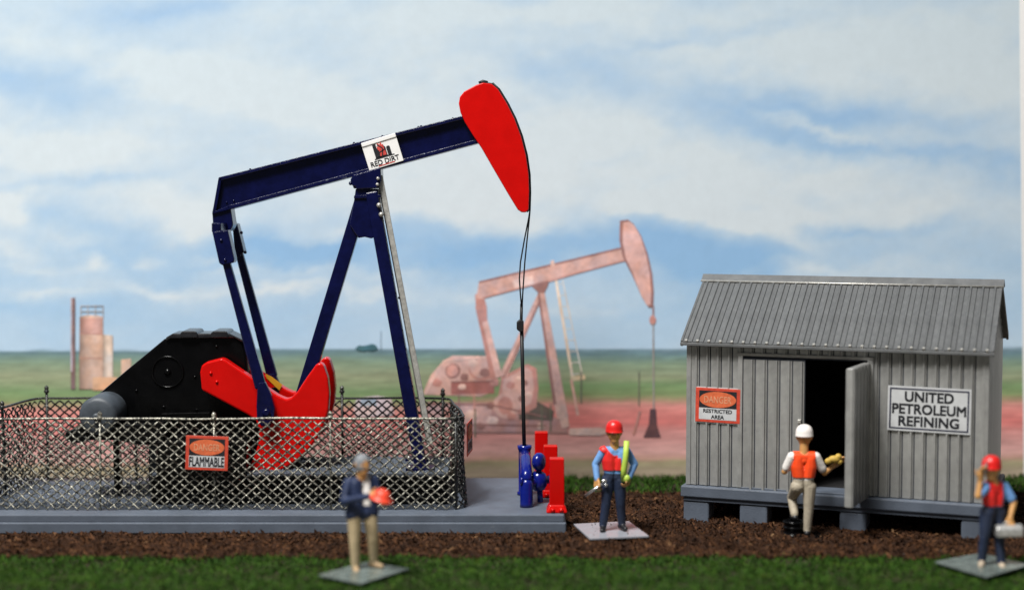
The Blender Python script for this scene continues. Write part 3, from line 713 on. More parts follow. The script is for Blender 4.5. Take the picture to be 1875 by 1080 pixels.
# gearbox with belt guard
gb = [(164,735),(232,677),(300,621),(312,616),(430,615),(446,626),(452,650),(456,700),(470,742),(482,772),(300,776),(212,770),(176,766),(158,752)]
mb = plate(gb, 27.95, 28.40); gx = obj('gear_housing', mb, 'black_plastic', pump, .05, 3)
mb = plate([(303,618),(316,610.5),(420,610.5),(444,622),(446,628),(430,619),(312,620),(304,625)], 27.90, 28.45); obj('housing_lid', mb, 'lid_plastic', gx, .02)
for x in (345, 401):
    mb = plate([(x-17,619),(x-15,609),(x-10,606),(x+12,606),(x+16,609),(x+17,619)], 27.86, 28.48); obj('lid_lug', mb, 'lid_plastic', gx, .02)
mb = MB(); cc = P(307,681,27.95)
n = 40; ring = [cc+Vector((.265*math.cos(2*math.pi*k/n), -.005, .265*math.sin(2*math.pi*k/n))) for k in range(n+1)]
mb.tube(ring, .022, 6, False); obj('boss_ring', mb, 'black_plastic', gx)
mb = MB(); mb.lathe(cc+Vector((0,-.02,0)), (0,1,0), [(.02,-.02),(.06,0),(.06,.1)], 16); obj('boss_cap', mb, 'black_plastic', gx)
for x, y in ((397,634),(357,690),(410,720),(300,745),(250,715),(360,750)):
    mb = MB(); mb.sphere(P(x, y, 27.95), .028, 8); obj('bolt', mb, 'black_plastic', gx)
mb = plate([(288,770),(484,770),(490,800),(478,905),(288,905)], 27.88, 28.6); obj('gear_stand', mb, 'black_plastic', pump, .03)
mb = plate([(286,808),(452,808),(450,926),(286,926)], 27.17, 27.86); obj('gear_base', mb, 'black_plastic', pump, .03)
mb = plate([(295,757),(384,755),(384,763),(295,765)], 27.80, 28.0); obj('stand_rib', mb, 'black_plastic', gx, .01)
# motor and mount
mc = P(187,757,27.5)
mb = MB(); mb.lathe(mc, (0,1,0), [(.05,-.34),(.25,-.335),(.30,-.31),(.325,-.25),(.33,.42),(.29,.48),(.2,.5)], 28); mo = obj('motor', mb, 'motor_grey', pump)
mb = MB(); mb.lathe(mc+Vector((0,-.34,0)), (0,1,0), [(.03,-.1),(.06,-.09),(.06,.05)], 14); obj('motor_shaft', mb, 'motor_grey', mo)
mb = plate([(118,792),(150,780),(225,778),(300,772),(300,812),(262,815),(215,806),(160,806),(150,812),(120,808)], 27.3, 28.2); obj('motor_mount', mb, 'black_plastic', pump, .03)
mb = plate([(206,806),(217,806),(221,905),(209,905)], 27.9, 28.1); obj('mount_strut', mb, 'black_plastic', pump, .02)
mb = plate([(272,800),(290,800),(290,905),(272,905)], 27.9, 28.1); obj('mount_strut', mb, 'motor_grey', pump, .02)

# ------------------------------------------------------------------ chain-link fence around the pump
FH = 1.50; FZ = PZ
cor = [(-9.0,26.72,.45),(-.78,26.74,.42),(-1.12,29.42,.25),(-8.62,29.42,.2)]
def loop_points():
    pts = []; n = len(cor)
    for i in range(n):
        p = Vector(cor[i][:2]); a = Vector(cor[i-1][:2]); b = Vector(cor[(i+1) % n][:2]); r = cor[i][2]
        p0 = p+(a-p).normalized()*r; p1 = p+(b-p).normalized()*r
        for k in range(9):
            t = k/8; pts.append(p0*(1-t)**2+p*2*t*(1-t)+p1*t*t)
    return pts
lp = loop_points(); lp.append(lp[0].copy())
# start the loop in the middle of the left side's front arc end -> fine steps
dense = []
for a, b in zip(lp, lp[1:]):
    m = max(1, int((b-a).length/.04))
    for k in range(m): dense.append(a.lerp(b, k/m))
dense.append(lp[-1]); cum = [0]
for a, b in zip(dense, dense[1:]): cum.append(cum[-1]+(b-a).length)
TOT = cum[-1]
cumn = np.array(cum); dx_ = np.array([p.x for p in dense]); dy_ = np.array([p.y for p in dense])
def fpos(s, z, weave=0):
    s = s % TOT
    x, y = float(np.interp(s, cumn, dx_)), float(np.interp(s, cumn, dy_))
    s2 = (s+.03) % TOT; tx, ty = float(np.interp(s2, cumn, dx_))-x, float(np.interp(s2, cumn, dy_))-y
    l = math.hypot(tx, ty) or 1; nx_, ny_ = ty/l, -tx/l
    t = z/FH
    w = .05*mnoise.noise((s*.7, t*1.2, 4))+.018*mnoise.noise((s*2.3, t*2.5, 9)) + weave
    if x > -1.6: w += .05*(1-t)
    zz = FZ+.02+z+.025*mnoise.noise((s*.6, 0, 2))*t
    return Vector((x+nx_*w, y+ny_*w, zz))
fence = thing('chain_link_fence', 'low black and silver chain link fence enclosing the pump jack', 'fence', (-4.9, 28.1, PZ))
# arc positions of the corners
def s_at(x, y):
    d = [(p.x-x)**2+(p.y-y)**2 for p in dense]; return cum[d.index(min(d))]
sFL, sFR, sBR, sBL = s_at(-8.8,26.9), s_at(-.95,26.9), s_at(-1.14,29.3), s_at(-8.6,29.3)
PW, PH = .170, .146
slope = PW/PH
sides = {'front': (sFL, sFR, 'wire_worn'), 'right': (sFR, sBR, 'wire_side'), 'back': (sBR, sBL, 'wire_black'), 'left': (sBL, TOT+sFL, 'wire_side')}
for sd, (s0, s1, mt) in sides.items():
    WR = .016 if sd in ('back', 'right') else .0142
    mb = MB(); k0 = int(math.floor((s0-FH*slope)/PW))-1; k1 = int(math.ceil((s1+FH*slope)/PW))+1
    for dirn in (1, -1):
        for k in range(k0, k1+1):
            pts = []
            st_ = k*PW+random.uniform(-.014, .014); steps = int(FH/PH*2)
            for j in range(steps*2+1):
                z = j*PH/4; s = st_+dirn*z*slope
                if z > FH or s < s0 or s > s1:
                    if len(pts) > 1: mb.tube(pts, WR, 4, False)
                    pts = []; continue
                pts.append(fpos(s, z, .014*dirn*(1 if (j//2+k) % 2 else -1)))
            if len(pts) > 1: mb.tube(pts, WR, 4, False)
    o = obj('wire_mesh', mb, mt, fence); o['kind'] = 'stuff'
    for zz, rr in ((FH+.005, .022),):
        mb = MB(); n = int((s1-s0)/.12); mb.tube([fpos(s0+(s1-s0)*i/n, zz) for i in range(n+1)], rr, 6)
        obj('rail', mb, mt, fence)
def post(s, h, mt):
    mb = MB(); a, b = fpos(s, -.02), fpos(s, h); mb.tube([a, b], .026 if mt != 'wire_worn' else .017, 8)
    po = obj('post', mb, mt, fence)
    mb = MB(); mb.lathe(b, (0,0,1), [(.03,-.06),(.046,-.05),(.046,-.01),(.03,0),(.04,.02),(.036,.05),(.008,.08)], 10); obj('post_cap', mb, mt, po)
xpx = lambda px, Y: at(px, 800, Y).x
for px in (-40, 181, 393, 605): post(s_at(xpx(px, 26.72), 26.72), FH+.05, 'wire_worn')
for px in (250, 440, 628): post(s_at(xpx(px, 29.42), 29.42), FH+.16, 'wire_side')
post(s_at(-8.45,29.42), FH+.16, 'wire_side'); post(s_at(-1.28,29.42), FH+.12, 'wire_side')
post(s_at(-1.0,26.85), FH+.03, 'wire_side'); post(s_at(-8.85,28.0), FH+.05, 'wire_side')

def danger_sign(label, c, U, V, Nn, w, h, line, lh, lw, white_frac=.40):
    """red framed notice: black panel with orange oval over white panel with lettering; c = centre"""
    t = thing('danger_sign', label, 'sign', c); 
    t_o = ORG[t.name]
    o = obj('sign_frame', quad_plate(c, U, V, Nn, -w/2, w/2, -h/2, h/2, 0, .012), 'sign_red', t, .003, 1)
    iw, ih = w*.84, h*.84
    split = -ih/2+ih*white_frac
    obj('white_panel', quad_plate(c, U, V, Nn, -iw/2, iw/2, -ih/2, split, .0125, .015), 'sign_white', t)
    obj('black_panel', quad_plate(c, U, V, Nn, -iw/2, iw/2, split+.004, ih/2, .0125, .015), 'ink_black', t)
    mb = MB(); n = 36; cy = (split+ih/2)/2; ry = (ih/2-split)*.46
    mb.prism([Vector(c)+U*(iw*.49*math.cos(2*math.pi*k/n))+V*(cy+ry*math.sin(2*math.pi*k/n))+Nn*.0155 for k in range(n)], Nn*.003)
    obj('oval', mb, 'sign_oval', t)
    obj('lettering', text_mb('DANGER', iw*.72, ry*.85, Vector(c)+V*cy+Nn*.019, U, V, Nn, .002, .01), 'sign_faint', t)
    for i, ln in enumerate(line):
        vv = split-(i+.5)*(ih*white_frac)/len(line)
        obj('lettering', text_mb(ln, iw*lw[i], ih*white_frac/len(line)*lh, Vector(c)+V*vv+Nn*.0155, U, V, Nn, .002, .025), 'ink_black', t)
    return t
cf = at(379,829,26.62); U = Vector((1,0,-.035)).normalized(); Nn = Vector((0,-1,.03)).normalized(); V = Nn.cross(U)
if V.z < 0: V = -V
danger_sign('small red framed flammable danger sign on the front fence', cf, U, V, Nn, .70, .565, ['FLAMMABLE'], .78, [.97])
cs_ = Vector((-.735, 27.75, at(846,800,27.75).z)); U = Vector((-.10,-1,0)).normalized()*-1; Nn = Vector((1,-.10,0)).normalized(); V = Vector((0,0,1))
danger_sign('red sign seen edge on, fixed to the right side of the fence', cs_, U, V, Nn, .70, .565, ['FLAMMABLE'], .78, [.97])

# ------------------------------------------------------------------ wellhead and guard posts
w0 = at(961, 930, 27.4); w0.z = PZ
well = thing('wellhead', 'glossy blue wellhead pipes and valve under the rod', 'wellhead', (at(961,900,PY).x, PY-.6, PZ))
xw = at(960.5,870,PY).x
ztop = at(960,815,PY).z
mb = MB(); mb.lathe((xw, PY, PZ), (0,0,1), [(.13,0),(.13,.05),(.105,.06),(.105,ztop-PZ-.09),(.12,ztop-PZ-.06),(.125,ztop-PZ),(.07,ztop-PZ+.005),(.05,ztop-PZ-.02)], 24)
obj('casing_pipe', mb, 'blue_paint', well)
pf = at(964,900,27.0); zf2 = at(964,876,27.0).z
mb = MB(); mb.lathe((pf.x, 27.0, PZ), (0,0,1), [(.112,0),(.108,.06),(.108,zf2-PZ-.08),(.085,zf2-PZ-.02),(.03,zf2-PZ+.01)], 24); obj('flow_pipe', mb, 'blue_paint', well)
zc = at(966,842,27.5).z
mb = MB(); mb.tube([(pf.x, 27.0, zf2-.06), (pf.x, 27.12, zf2+.06), (pf.x-.01, 27.5, zc), (xw, PY-.02, zc+.02)], .098, 16); obj('elbow_pipe', mb, 'blue_paint', well)
for px, py, Y in ((955,879,27.02),(957,842,27.6)):
    mb = MB(); mb.sphere(at(px, py, Y)+Vector((0,-.08,0)), .05, 10, (.6,1,1.4)); obj('collar', mb, 'blue_paint', well)
v0 = at(986,880,27.35)
mb = MB(); mb.lathe(v0, (0,0,1), [(.03,-.18),(.11,-.14),(.145,-.07),(.148,.05),(.12,.13),(.06,.17)], 20); obj('valve_body', mb, 'blue_paint', well)
mb = MB(); mb.tube([(pf.x, 27.15, v0.z), (v0.x+.2, 27.5, v0.z)], .075, 14); obj('valve_pipe', mb, 'blue_paint', well)
hw_ = at(987,845,27.32)
mb = MB(); mb.lathe(hw_, (.9,-.44,.05), [(.05,-.085),(.12,-.075),(.155,-.03),(.155,.03),(.12,.075),(.05,.085)], 24); obj('hand_wheel', mb, 'blue_paint', well)
mb = MB(); mb.tube([hw_+Vector((0,0,-.1)), v0+Vector((0,0,.1))], .045, 10); obj('valve_stem', mb, 'blue_paint', well)
mb = MB(); mb.tube([v0+Vector((.02,0,-.12)), v0+Vector((.03,0,-.36))], .05, 10); obj('drain_pipe', mb, 'blue_paint', well)

def guard_post(px, ptop, Y, label):
    c = at(px, 900, Y); c.z = PZ; h = at(px, ptop, Y).z-PZ
    t = thing('guard_post', label, 'guard post', c, 0, 'red guard posts beside the wellhead')
    mb = MB(); w = .123; mb.hexa([c+Vector(v) for v in ((-w,-w,.04),(w,-w,.04),(w,w,.04),(-w,w,.04),(-w*.96,-w*.96,h),(w*.96,-w*.96,h),(w*.96,w*.96,h),(-w*.96,w*.96,h))])
    obj('post', mb, 'red_paint', t, .014)
    f = w*1.5; mb = MB(); mb.hexa([c+Vector(v) for v in ((-f,-f,.002),(f*.95,-f,.002),(f*.95,f,.002),(-f,f,.002),(-w*1.02,-w*1.02,.14),(w*1.02,-w*1.02,.14),(w*1.02,w*1.02,.14),(-w*1.02,w*1.02,.14))])
    obj('foot', mb, 'red_paint', t, .03)
    for sx in (-1, 1):
        mb = MB(); mb.sphere(c+Vector((sx*.07,-f*.9,.05)), .04, 10); obj('bolt', mb, 'red_paint', t)
guard_post(1019.5, 838, 26.62, 'nearest of the three red square guard posts by the wellhead')
guard_post(1008, 815, 27.95, 'middle one of the three red square guard posts by the wellhead')
guard_post(991, 790, 29.35, 'farthest of the three red square guard posts by the wellhead')

# ------------------------------------------------------------------ shed
shed = thing('metal_shed', 'grey ribbed metal shed on blocks with one door leaf open', 'shed', SHED, -SA)
ORG[shed.name] = Vector((0,0,0))
Rz = Matrix.Rotation(-SA, 3, 'Z')
def wall_xy(px, py, yl=0.):
    """shed coordinates (x along the front, height) of a point on the front face"""
    r = ray(px, py); n = Rz@Vector((0,1,0)); o = Vector((0,0,CAM_H)); q = SHED+n*yl
    t = (q-o).dot(n)/r.dot(n); w = Rz.transposed()@((o+r*t)-SHED)
    return w.x, w.z
ZB, ZT, ZR, ZE = .60, 3.05, 4.046, 3.06
dxl, dzt = wall_xy(1358, 655)[0], wall_xy(1420, 656)[1]
dxm = wall_xy(1474, 780)[0]; dxr = wall_xy(1587, 780)[0]
TH = .06
# deck and blocks
mb = MB(); mb.box((-.09, -.16, .40), (SL+.09, SW+.12, ZB-.012)); obj('deck', mb, 'pad_grey', shed, .02, local=True)
mb = MB(); mb.box((-.05, -.12, .33), (SL+.05, SW+.08, .401)); obj('deck_beam', mb, 'pad_grey', shed, .01, local=True)
for px0, px1 in ((1251,1298),(1354,1405),(1537,1587),(1760,1803)):
    a, b = wall_xy(px0, 940, -.1)[0], wall_xy(px1, 940, -.1)[0]
    for yb in (-.1, SW-.35):
        mb = MB(); mb.box((a, yb, -.05), (b, yb+.4, .331)); obj('support_block', mb, 'pad_grey', shed, .03, local=True)
# wall cores
def sbox(name, a, b, mat, bevel=0, parent=None): 
    mb = MB(); mb.box(a, b); return obj(name, mb, mat, parent or shed, bevel, local=True)
sbox('wall', (0, 0, ZB), (dxl, TH, ZT), 'groove_dark')
sbox('wall', (dxr, 0, ZB), (SL, TH, ZT), 'groove_dark')
sbox('wall', (dxl+.001, 0, dzt), (dxr-.001, TH, ZT), 'groove_dark')
bw_ = sbox('wall', (0, SW-TH, ZB), (SL, SW, ZT), 'shed_grey')
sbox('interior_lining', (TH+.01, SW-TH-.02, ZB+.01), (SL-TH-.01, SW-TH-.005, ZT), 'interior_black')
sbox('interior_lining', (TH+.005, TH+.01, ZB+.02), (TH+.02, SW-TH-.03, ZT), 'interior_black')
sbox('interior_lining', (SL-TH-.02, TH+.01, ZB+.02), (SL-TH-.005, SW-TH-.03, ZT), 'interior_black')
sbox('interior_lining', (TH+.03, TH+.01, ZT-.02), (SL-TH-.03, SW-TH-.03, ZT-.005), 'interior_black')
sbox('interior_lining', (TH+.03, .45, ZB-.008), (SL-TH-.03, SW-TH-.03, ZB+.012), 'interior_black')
for x0, x1 in ((0, TH), (SL-TH, SL)):
    mb = MB(); mb.prism([(x0,TH+.001,ZB),(x0,SW-TH-.001,ZB),(x0,SW-TH-.001,ZT),(x0,SW-.02,ZT+.02),(x0,SW/2,ZR-.05),(x0,.02,ZT+.02),(x0,TH+.001,ZT)], (x1-x0,0,0))
    obj('gable_wall', mb, 'shed_grey', shed, local=True)
# vertical siding boards on the front
NB = 26; bwid = SL/NB
def board_mesh(w, h, name):
    """a sheet rib: flat face with a narrow raised rib at its right edge"""
    y0, y1, y2 = .0, -.024, -.050
    prof = [(0.008,y0),(0.015,y1),(w*.60,y1*1.05),(w*.66,y2),(w*.80,y2),(w*.86,y1*.8),(w-.010,y1*.8),(w-.004,y0)]
    mb = MB(); mb.prism([(x, y, 0) for x, y in prof], (0,0,h)); return mesh_of(name, mb)
full = board_mesh(bwid, ZT-ZB-.004, 'board'); short = board_mesh(bwid, ZT-dzt-.075, 'board')
for i in range(NB):
    x = i*bwid; mid = x+bwid/2
    dj = random.uniform(-.004, .004)
    if dxl-.02 < mid < dxr+.02: put('board', short, 'shed_grey', shed, (x, -.001+dj, dzt+.07))
    else: put('board', full, 'shed_grey', shed, (x, -.001+dj, ZB+.002))
gb_h = ZT-ZB
for i in range(13):
    mb = MB(); y0 = i*SW/13; ym = y0+SW/26; top = ZT+(ZR-.1-ZT)*(1-abs(ym-SW/2)/(SW/2))
    mb.box((SL, y0+.008, ZB+.01), (SL+.022, y0+SW/13-.008, top)); obj('board', mb, 'shed_grey', shed, .004, 1, local=True)
# corner trims and door frame
sbox('corner_trim', (SL-.075, -.045, ZB-.004), (SL+.03, -.002, ZT+.01), 'shed_grey', .008)
sbox('corner_trim', (-.03, -.045, ZB-.004), (.05, -.002, ZT+.01), 'shed_grey', .008)
sbox('door_frame', (dxl-.05, -.055, ZB), (dxl+.03, -.001, dzt+.03), 'shed_grey', .008)
sbox('door_frame', (dxr+.002, -.055, ZB), (dxr+.10, -.001, dzt+.03), 'shed_grey', .008)
sbox('door_frame', (dxl-.06, -.062, dzt+.031), (dxr+.11, -.001, dzt+.085), 'trim_grey', .008)
sbox('door_sill', (dxl+.02, -.06, ZB-.010), (dxr, .44, ZB+.015), 'pad_grey', .01)
# closed leaf
lw_ = dxm-dxl-.035
door = obj('door', MB().box((dxl+.032, -.028, ZB-.035), (dxm, .02, dzt-.01)), 'groove_dark', shed, local=True)
nb2 = 5; w2 = lw_/nb2; bm2 = board_mesh(w2, dzt-ZB, 'board')
for i in range(nb2): put('board', bm2, 'shed_grey', door, (dxl+.032+i*w2, -.0285, ZB-.03))
hx, hz = wall_xy(1464, 771, -.07)
obj('door_handle', MB().box((hx-.03, -.115, hz-.035), (hx+.03, -.06, hz+.035)), 'silver_paint', door, .01, local=True)
# open leaf, hinged on the right jamb and swung out
lw2 = dxr-dxm
ph = math.radians(84)   # swing from closed
dl = Vector((-math.cos(ph), -math.sin(ph), 0)); dn = Vector((dl.y, -dl.x, 0))
h0 = Vector((dxr-.01, -.03, 0))
def leafpt(u, v, z): return h0+dl*u+dn*v+Vector((0,0,z))
mb = MB(); t_ = .05
mb.hexa([leafpt(0,-t_,ZB-.03),leafpt(lw2,-t_,ZB-.03),leafpt(lw2,t_,ZB-.03),leafpt(0,t_,ZB-.03),leafpt(0,-t_,dzt-.01),leafpt(lw2,-t_,dzt-.01),leafpt(lw2,t_,dzt-.01),leafpt(0,t_,dzt-.01)])
od = obj('door', mb, 'shed_grey', shed, .012, local=True); tag(od, 'door leaf swung wide open')
for i in range(5):
    for sgn in (-1, 1):
        u0 = lw2*(i+.08)/5; u1 = lw2*(i+.92)/5; mb = MB()
        v0_, v1_ = sgn*(t_+.001), sgn*(t_+.018)
        mb.hexa([leafpt(u0,v0_,ZB-.02),leafpt(u1,v0_,ZB-.02),leafpt(u1,v1_,ZB-.02),leafpt(u0,v1_,ZB-.02),leafpt(u0,v0_,dzt-.02),leafpt(u1,v0_,dzt-.02),leafpt(u1,v1_,dzt-.02),leafpt(u0,v1_,dzt-.02)])
        obj('board', mb, 'shed_grey', od, local=True)
# roof
OE, OF = .10, .15
ys_, ze_ = -OF, ZE-.02
sl = Vector((0, SW/2+OF, ZR-ze_)); slen = sl.length; ang = math.atan2(sl.z, sl.y)
RF = [(ys_, ze_), (SW/2, ZR)]
mb = MB(); nrm2 = Vector((0, -math.sin(ang), math.cos(ang)))
def slope_slab(mirror, th=.05):
    mb = MB(); a = [(ys_, ze_), (SW/2, ZR), (SW/2, ZR-th*1.2), (ys_+.02, ze_-th)]
    if mirror: a = [(SW-y, z) for y, z in a]
    mb.prism([(-OE, y, z) for y, z in a], (SL+2*OE, 0, 0)); return mb
r1 = obj('roof', slope_slab(False), 'roof_grey', shed, .008, local=True)
r2 = obj('roof', slope_slab(True), 'roof_grey', shed, .008, local=True)
NR = 26; rw = (SL+2*OE)/NR
mb = MB(); prof = [(.003,.0),(.006,.010),(rw*.36,.011),(rw*.42,.034),(rw*.54,.034),(rw*.60,.011),(rw-.006,.010),(rw-.003,.0)]
mb.prism([(x, 0, z) for x, z in prof], (0, slen+.03, 0)); pm_ = mesh_of('roof_panel', mb)
for i in range(NR):
    o = put('roof_panel', pm_, 'roof_grey', r1, (-OE+i*rw, ys_-.012, ze_+.002+random.uniform(-.002,.002)))
    o.rotation_euler = (ang, 0, 0)
    mb = MB(); mb.box((rw*.38,-.016,.0),(rw*.58,.03,.04)); 
    if i == 0: tip = mesh_of('rib_end', mb)
    o2 = put('rib_end', tip, 'silver_paint', r1, (-OE+i*rw, ys_-.012, ze_+.004)); o2.rotation_euler = (ang, 0, 0)
mb = MB(); mb.box((-OE-.01, ys_-.03, ze_-.055), (SL+OE+.01, ys_+.015, ze_-.004)); obj('eave_trim', mb, 'roof_grey', shed, .006, local=True)
# ridge cap
mb = MB(); dy, dz = math.cos(ang)*.16, math.sin(ang)*.16
mb.prism([(-OE-.03, SW/2-dy, ZR+.05-dz), (-OE-.03, SW/2, ZR+.075), (-OE-.03, SW/2+dy, ZR+.05-dz), (-OE-.03, SW/2+dy, ZR+.02-dz), (-OE-.03, SW/2, ZR+.04), (-OE-.03, SW/2-dy, ZR+.02-dz)], (SL+2*OE+.06, 0, 0))
rc = obj('ridge_cap', mb, 'roof_grey', shed, .006, local=True)
mb = MB(); mb.tube([(-OE-.032, SW/2-dy-.004, ZR+.04-dz), (SL+OE+.032, SW/2-dy-.004, ZR+.04-dz)], .019, 6); obj('cap_edge', mb, 'silver_paint', rc, local=True)
# rake trims
for x in (-OE-.005, SL+OE-.035):
    for mir in (0, 1):
        a = [(ys_-.02, ze_+.03), (SW/2, ZR+.035), (SW/2, ZR-.06), (ys_, ze_-.07)]
        if mir: a = [(SW-y, z) for y, z in a]
        mb = MB(); mb.prism([(x, y, z) for y, z in a], (.04, 0, 0)); obj('rake_trim', mb, 'roof_grey', shed, .004, local=True)
# signs on the shed (world coordinates on the front face)
Ux, Uy = Rz@Vector((1,0,0)), Rz@Vector((0,-1,0))
def on_front(px, py, off): 
    x, z = wall_xy(px, py, -off); return SHED+Rz@Vector((x, -off, 0))+Vector((0,0,z))
cA = on_front(1314.5, 742, .045); U = (Ux-Vector((0,0,.012))).normalized(); V = Vector((0,0,1))
V = (V-U*V.dot(U)).normalized()
wA = (on_front(1357,742,.045)-on_front(1272,742,.045)).length; hA = (on_front(1314,709,.045)-on_front(1314,775,.045)).length
tA = danger_sign('red framed restricted area danger sign on the shed front', cA, U, V, Uy, wA*.96, hA*.95, ['RESTRICTED','AREA'], .62, [.76,.34])
obj('sign_margin', quad_plate(cA, U, V, Uy, -wA/2, wA/2, -hA/2, hA/2, -.004, .002), 'sign_white', tA)
cB = on_front(1701, 750, .045); wB = (on_front(1777,750,.045)-on_front(1624.5,750,.045)).length; hB = (on_front(1701,709,.045)-on_front(1701,791,.045)).length
ts = thing('name_sign', 'large white sign with black border and company lettering on shed', 'sign', cB)
obj('sign_panel', quad_plate(cB, U, V, Uy, -wB/2, wB/2, -hB/2, hB/2, 0, .012), 'sign_white', ts)
bwd, ins = .025, .03
for (a, b, c_, d_) in ((-wB/2+ins, wB/2-ins, hB/2-ins-bwd, hB/2-ins), (-wB/2+ins, wB/2-ins, -hB/2+ins, -hB/2+ins+bwd)):
    obj('border', quad_plate(cB, U, V, Uy, a, b, c_, d_, .0125, .015), 'ink_blue_black', ts)
for (a, b) in ((-wB/2+ins, -wB/2+ins+bwd), (wB/2-ins-bwd, wB/2-ins)):
    obj('border', quad_plate(cB, U, V, Uy, a, b, -hB/2+ins+bwd, hB/2-ins-bwd, .0125, .015), 'ink_blue_black', ts)
for k, (ln, fr) in enumerate((('UNITED', .58), ('PETROLEUM', .88), ('REFINING', .72))):
    obj('lettering', text_mb(ln, wB*fr, hB*.215, cB+V*(hB*(.275-.275*k))+Uy*.0125, U, V, Uy, .003, .028), 'ink_black', ts)

# ------------------------------------------------------------------ figures
def capsule(mb, a, ra, b, rb, n=12):
    a, b = Vector(a), Vector(b); d = b-a
    if d.length < 1e-5: d = Vector((0,0,1e-4)); b = a+d
    d = d.normalized(); cr = []
    for k in range(5):
        t = math.pi/2*(1-k/4); cr.append((a-d*ra*math.sin(t), max(ra*math.cos(t), 1e-3)))
    for k in range(5):
        t = math.pi/2*k/4; cr.append((b+d*rb*math.sin(t), max(rb*math.cos(t), 1e-3)))
    mb.tube_rings(cr, d, n)
def hand(segs, w, d, side, curl, s=1.15, thumb=1, tg='skin'):
    """palm, four unequal bent fingers and a thumb; side = across the knuckles, curl in radians per joint"""
    w, d, side = Vector(w), Vector(d).normalized(), Vector(side); side = (side-d*side.dot(d)).normalized()
    pn = d.cross(side)
    L = .085*s
    for k in (-1, 0, 1): segs.append((w+side*k*.014*s, .021*s, w+d*L+side*k*.025*s, .019*s, tg))
    for k, fl in zip((-1.5,-.5,.5,1.5), (.052,.064,.060,.046)):
        p = w+d*L+side*k*.0225*s; dd = d.copy()
        for j in range(3):
            dd = Matrix.Rotation(curl*(1 if j else .6), 3, side)@dd
            q = p+dd*fl*s*(.52,.38,.28)[j]; segs.append((p, .0108*s, q, .0100*s, tg)); p = q
    p = w+d*.025*s+side*thumb*.03*s; dd = (d*.75+side*thumb*.65+pn*.25).normalized()
    q = p+dd*.045*s; segs.append((p, .014*s, q, .0118*s, tg)); dd = (dd*.8+d*.5-side*thumb*.15).normalized()
    segs.append((q, .0118*s, q+dd*.036*s, .0100*s, tg))
def person(label, base, J, mats, vest=None, voxel=.0085, hands=(), hair=False):
    """one continuous body grown from tapered limbs, painted by region; J are joint positions from the base"""
    t = thing('person', label, 'person', base)
    segs = []
    fd = Vector(J['face']).normalized(); sd = Vector((fd.y, -fd.x, 0)).normalized()   # sd: to the figure's right
    hc = Vector(J['head']); nk = (Vector(J['shL'])+Vector(J['shR']))/2
    skin = 'skin'
    segs += [(hc+Vector((0,0,.035)), .116, hc-Vector((0,0,.03))+fd*.015, .106, 'hair' if hair else skin),
             (hc-Vector((0,0,.02))+fd*.03, .098, hc-Vector((0,0,.105))+fd*.045, .066, skin),
             (hc+Vector((0,0,.03))+fd*.045, .075, hc+Vector((0,0,-.02))+fd*.05, .07, skin),
             (hc-Vector((0,0,.005))+fd*.112, .012, hc-Vector((0,0,.032))+fd*.124, .018, skin),
             (hc-sd*.03-Vector((0,0,.066))+fd*.098, .009, hc+sd*.03-Vector((0,0,.066))+fd*.098, .009, 'dark')]
    for s in (-1, 1):
        segs.append((hc+sd*s*.038+fd*.108+Vector((0,0,.012)), .0115, hc+sd*s*.044+fd*.106+Vector((0,0,.012)), .0115, 'dark'))
        segs.append((hc+sd*s*.116+Vector((0,0,.01)), .018, hc+sd*s*.116-Vector((0,0,.025)), .013, skin))
    segs.append((hc-Vector((0,0,.06)), .072, nk+Vector((0,0,.0)), .074, skin))
    shL, shR, hL, hR = (Vector(J[k]) for k in ('shL','shR','hipL','hipR'))
    ac = (shR-shL).normalized(); mid = (shL+shR)/2; hm = (hL+hR)/2
    T = 'torso'
    segs.append((shL, .078, shR, .078, T))
    segs.append((nk+Vector((0,0,.015)), .066, mid-Vector((0,0,.05)), .085, T))
    wd = (shR-shL).length; bulk = J.get('bulk', 1.)
    ch = mid.lerp(hm, .32); wa = mid.lerp(hm, .72)
    bk_ = (ac.cross(Vector((0,0,1)))).normalized()
    for s in (-1, 1):
        segs.append((mid+ac*s*wd*.26-Vector((0,0,.04)), .105*bulk, ch+ac*s*wd*.25, .118*bulk, T))
        segs.append((ch+ac*s*wd*.25, .118*bulk, wa+ac*s*wd*.17, .112*bulk, T))
        segs.append((wa+ac*s*wd*.17, .110*bulk, hm+ac*s*wd*.18+Vector((0,0,.05)), .118*bulk, T if J.get('long') else 'pants'))
    jt = J.get('jacket', 0)
    if jt:
        for s in (-1, 1):
            segs.append((wa+ac*s*wd*.26, .125, hm+ac*s*wd*.34-Vector((0,0,jt)), .122, T))
    for side in 'LR':
        sh, el, wr = Vector(J['sh'+side]), Vector(J['el'+side]), Vector(J['wr'+side])
        sl_ = J.get('sleeve', 'long')
        if sl_ == 'long':
            segs += [(sh, .078, el, .062, 'sleeve'), (el, .062, wr, .048, 'sleeve')]
        else:
            m = sh.lerp(el, .72)
            segs += [(sh, .080, m, .074, 'sleeve'), (sh.lerp(el, .6), .054, el, .050, skin), (el, .050, wr, .036, skin)]
        segs.append((wr-(wr-el).normalized()*.03, .034, wr, .032, skin))
        hp, kn, an = Vector(J['hip'+side]), Vector(J['kn'+side]), Vector(J['an'+side])
        segs += [(hp, .115, kn, .080, 'pants'), (kn, .080, an, .066, 'pants')]
        toe = Vector(J['toe'+side]).normalized(); ft = an-Vector((0,0,.055))
        segs += [(ft-toe*.045, .052, ft+toe*.06, .050, 'shoe'), (ft+toe*.05-Vector((0,0,.006)), .050, ft+toe*.15-Vector((0,0,.014)), .040, 'shoe')]
    for h in hands: hand(segs, *h)
    mb = MB()
    for a, ra, b, rb, tg in segs: capsule(mb, a, ra, b, rb)
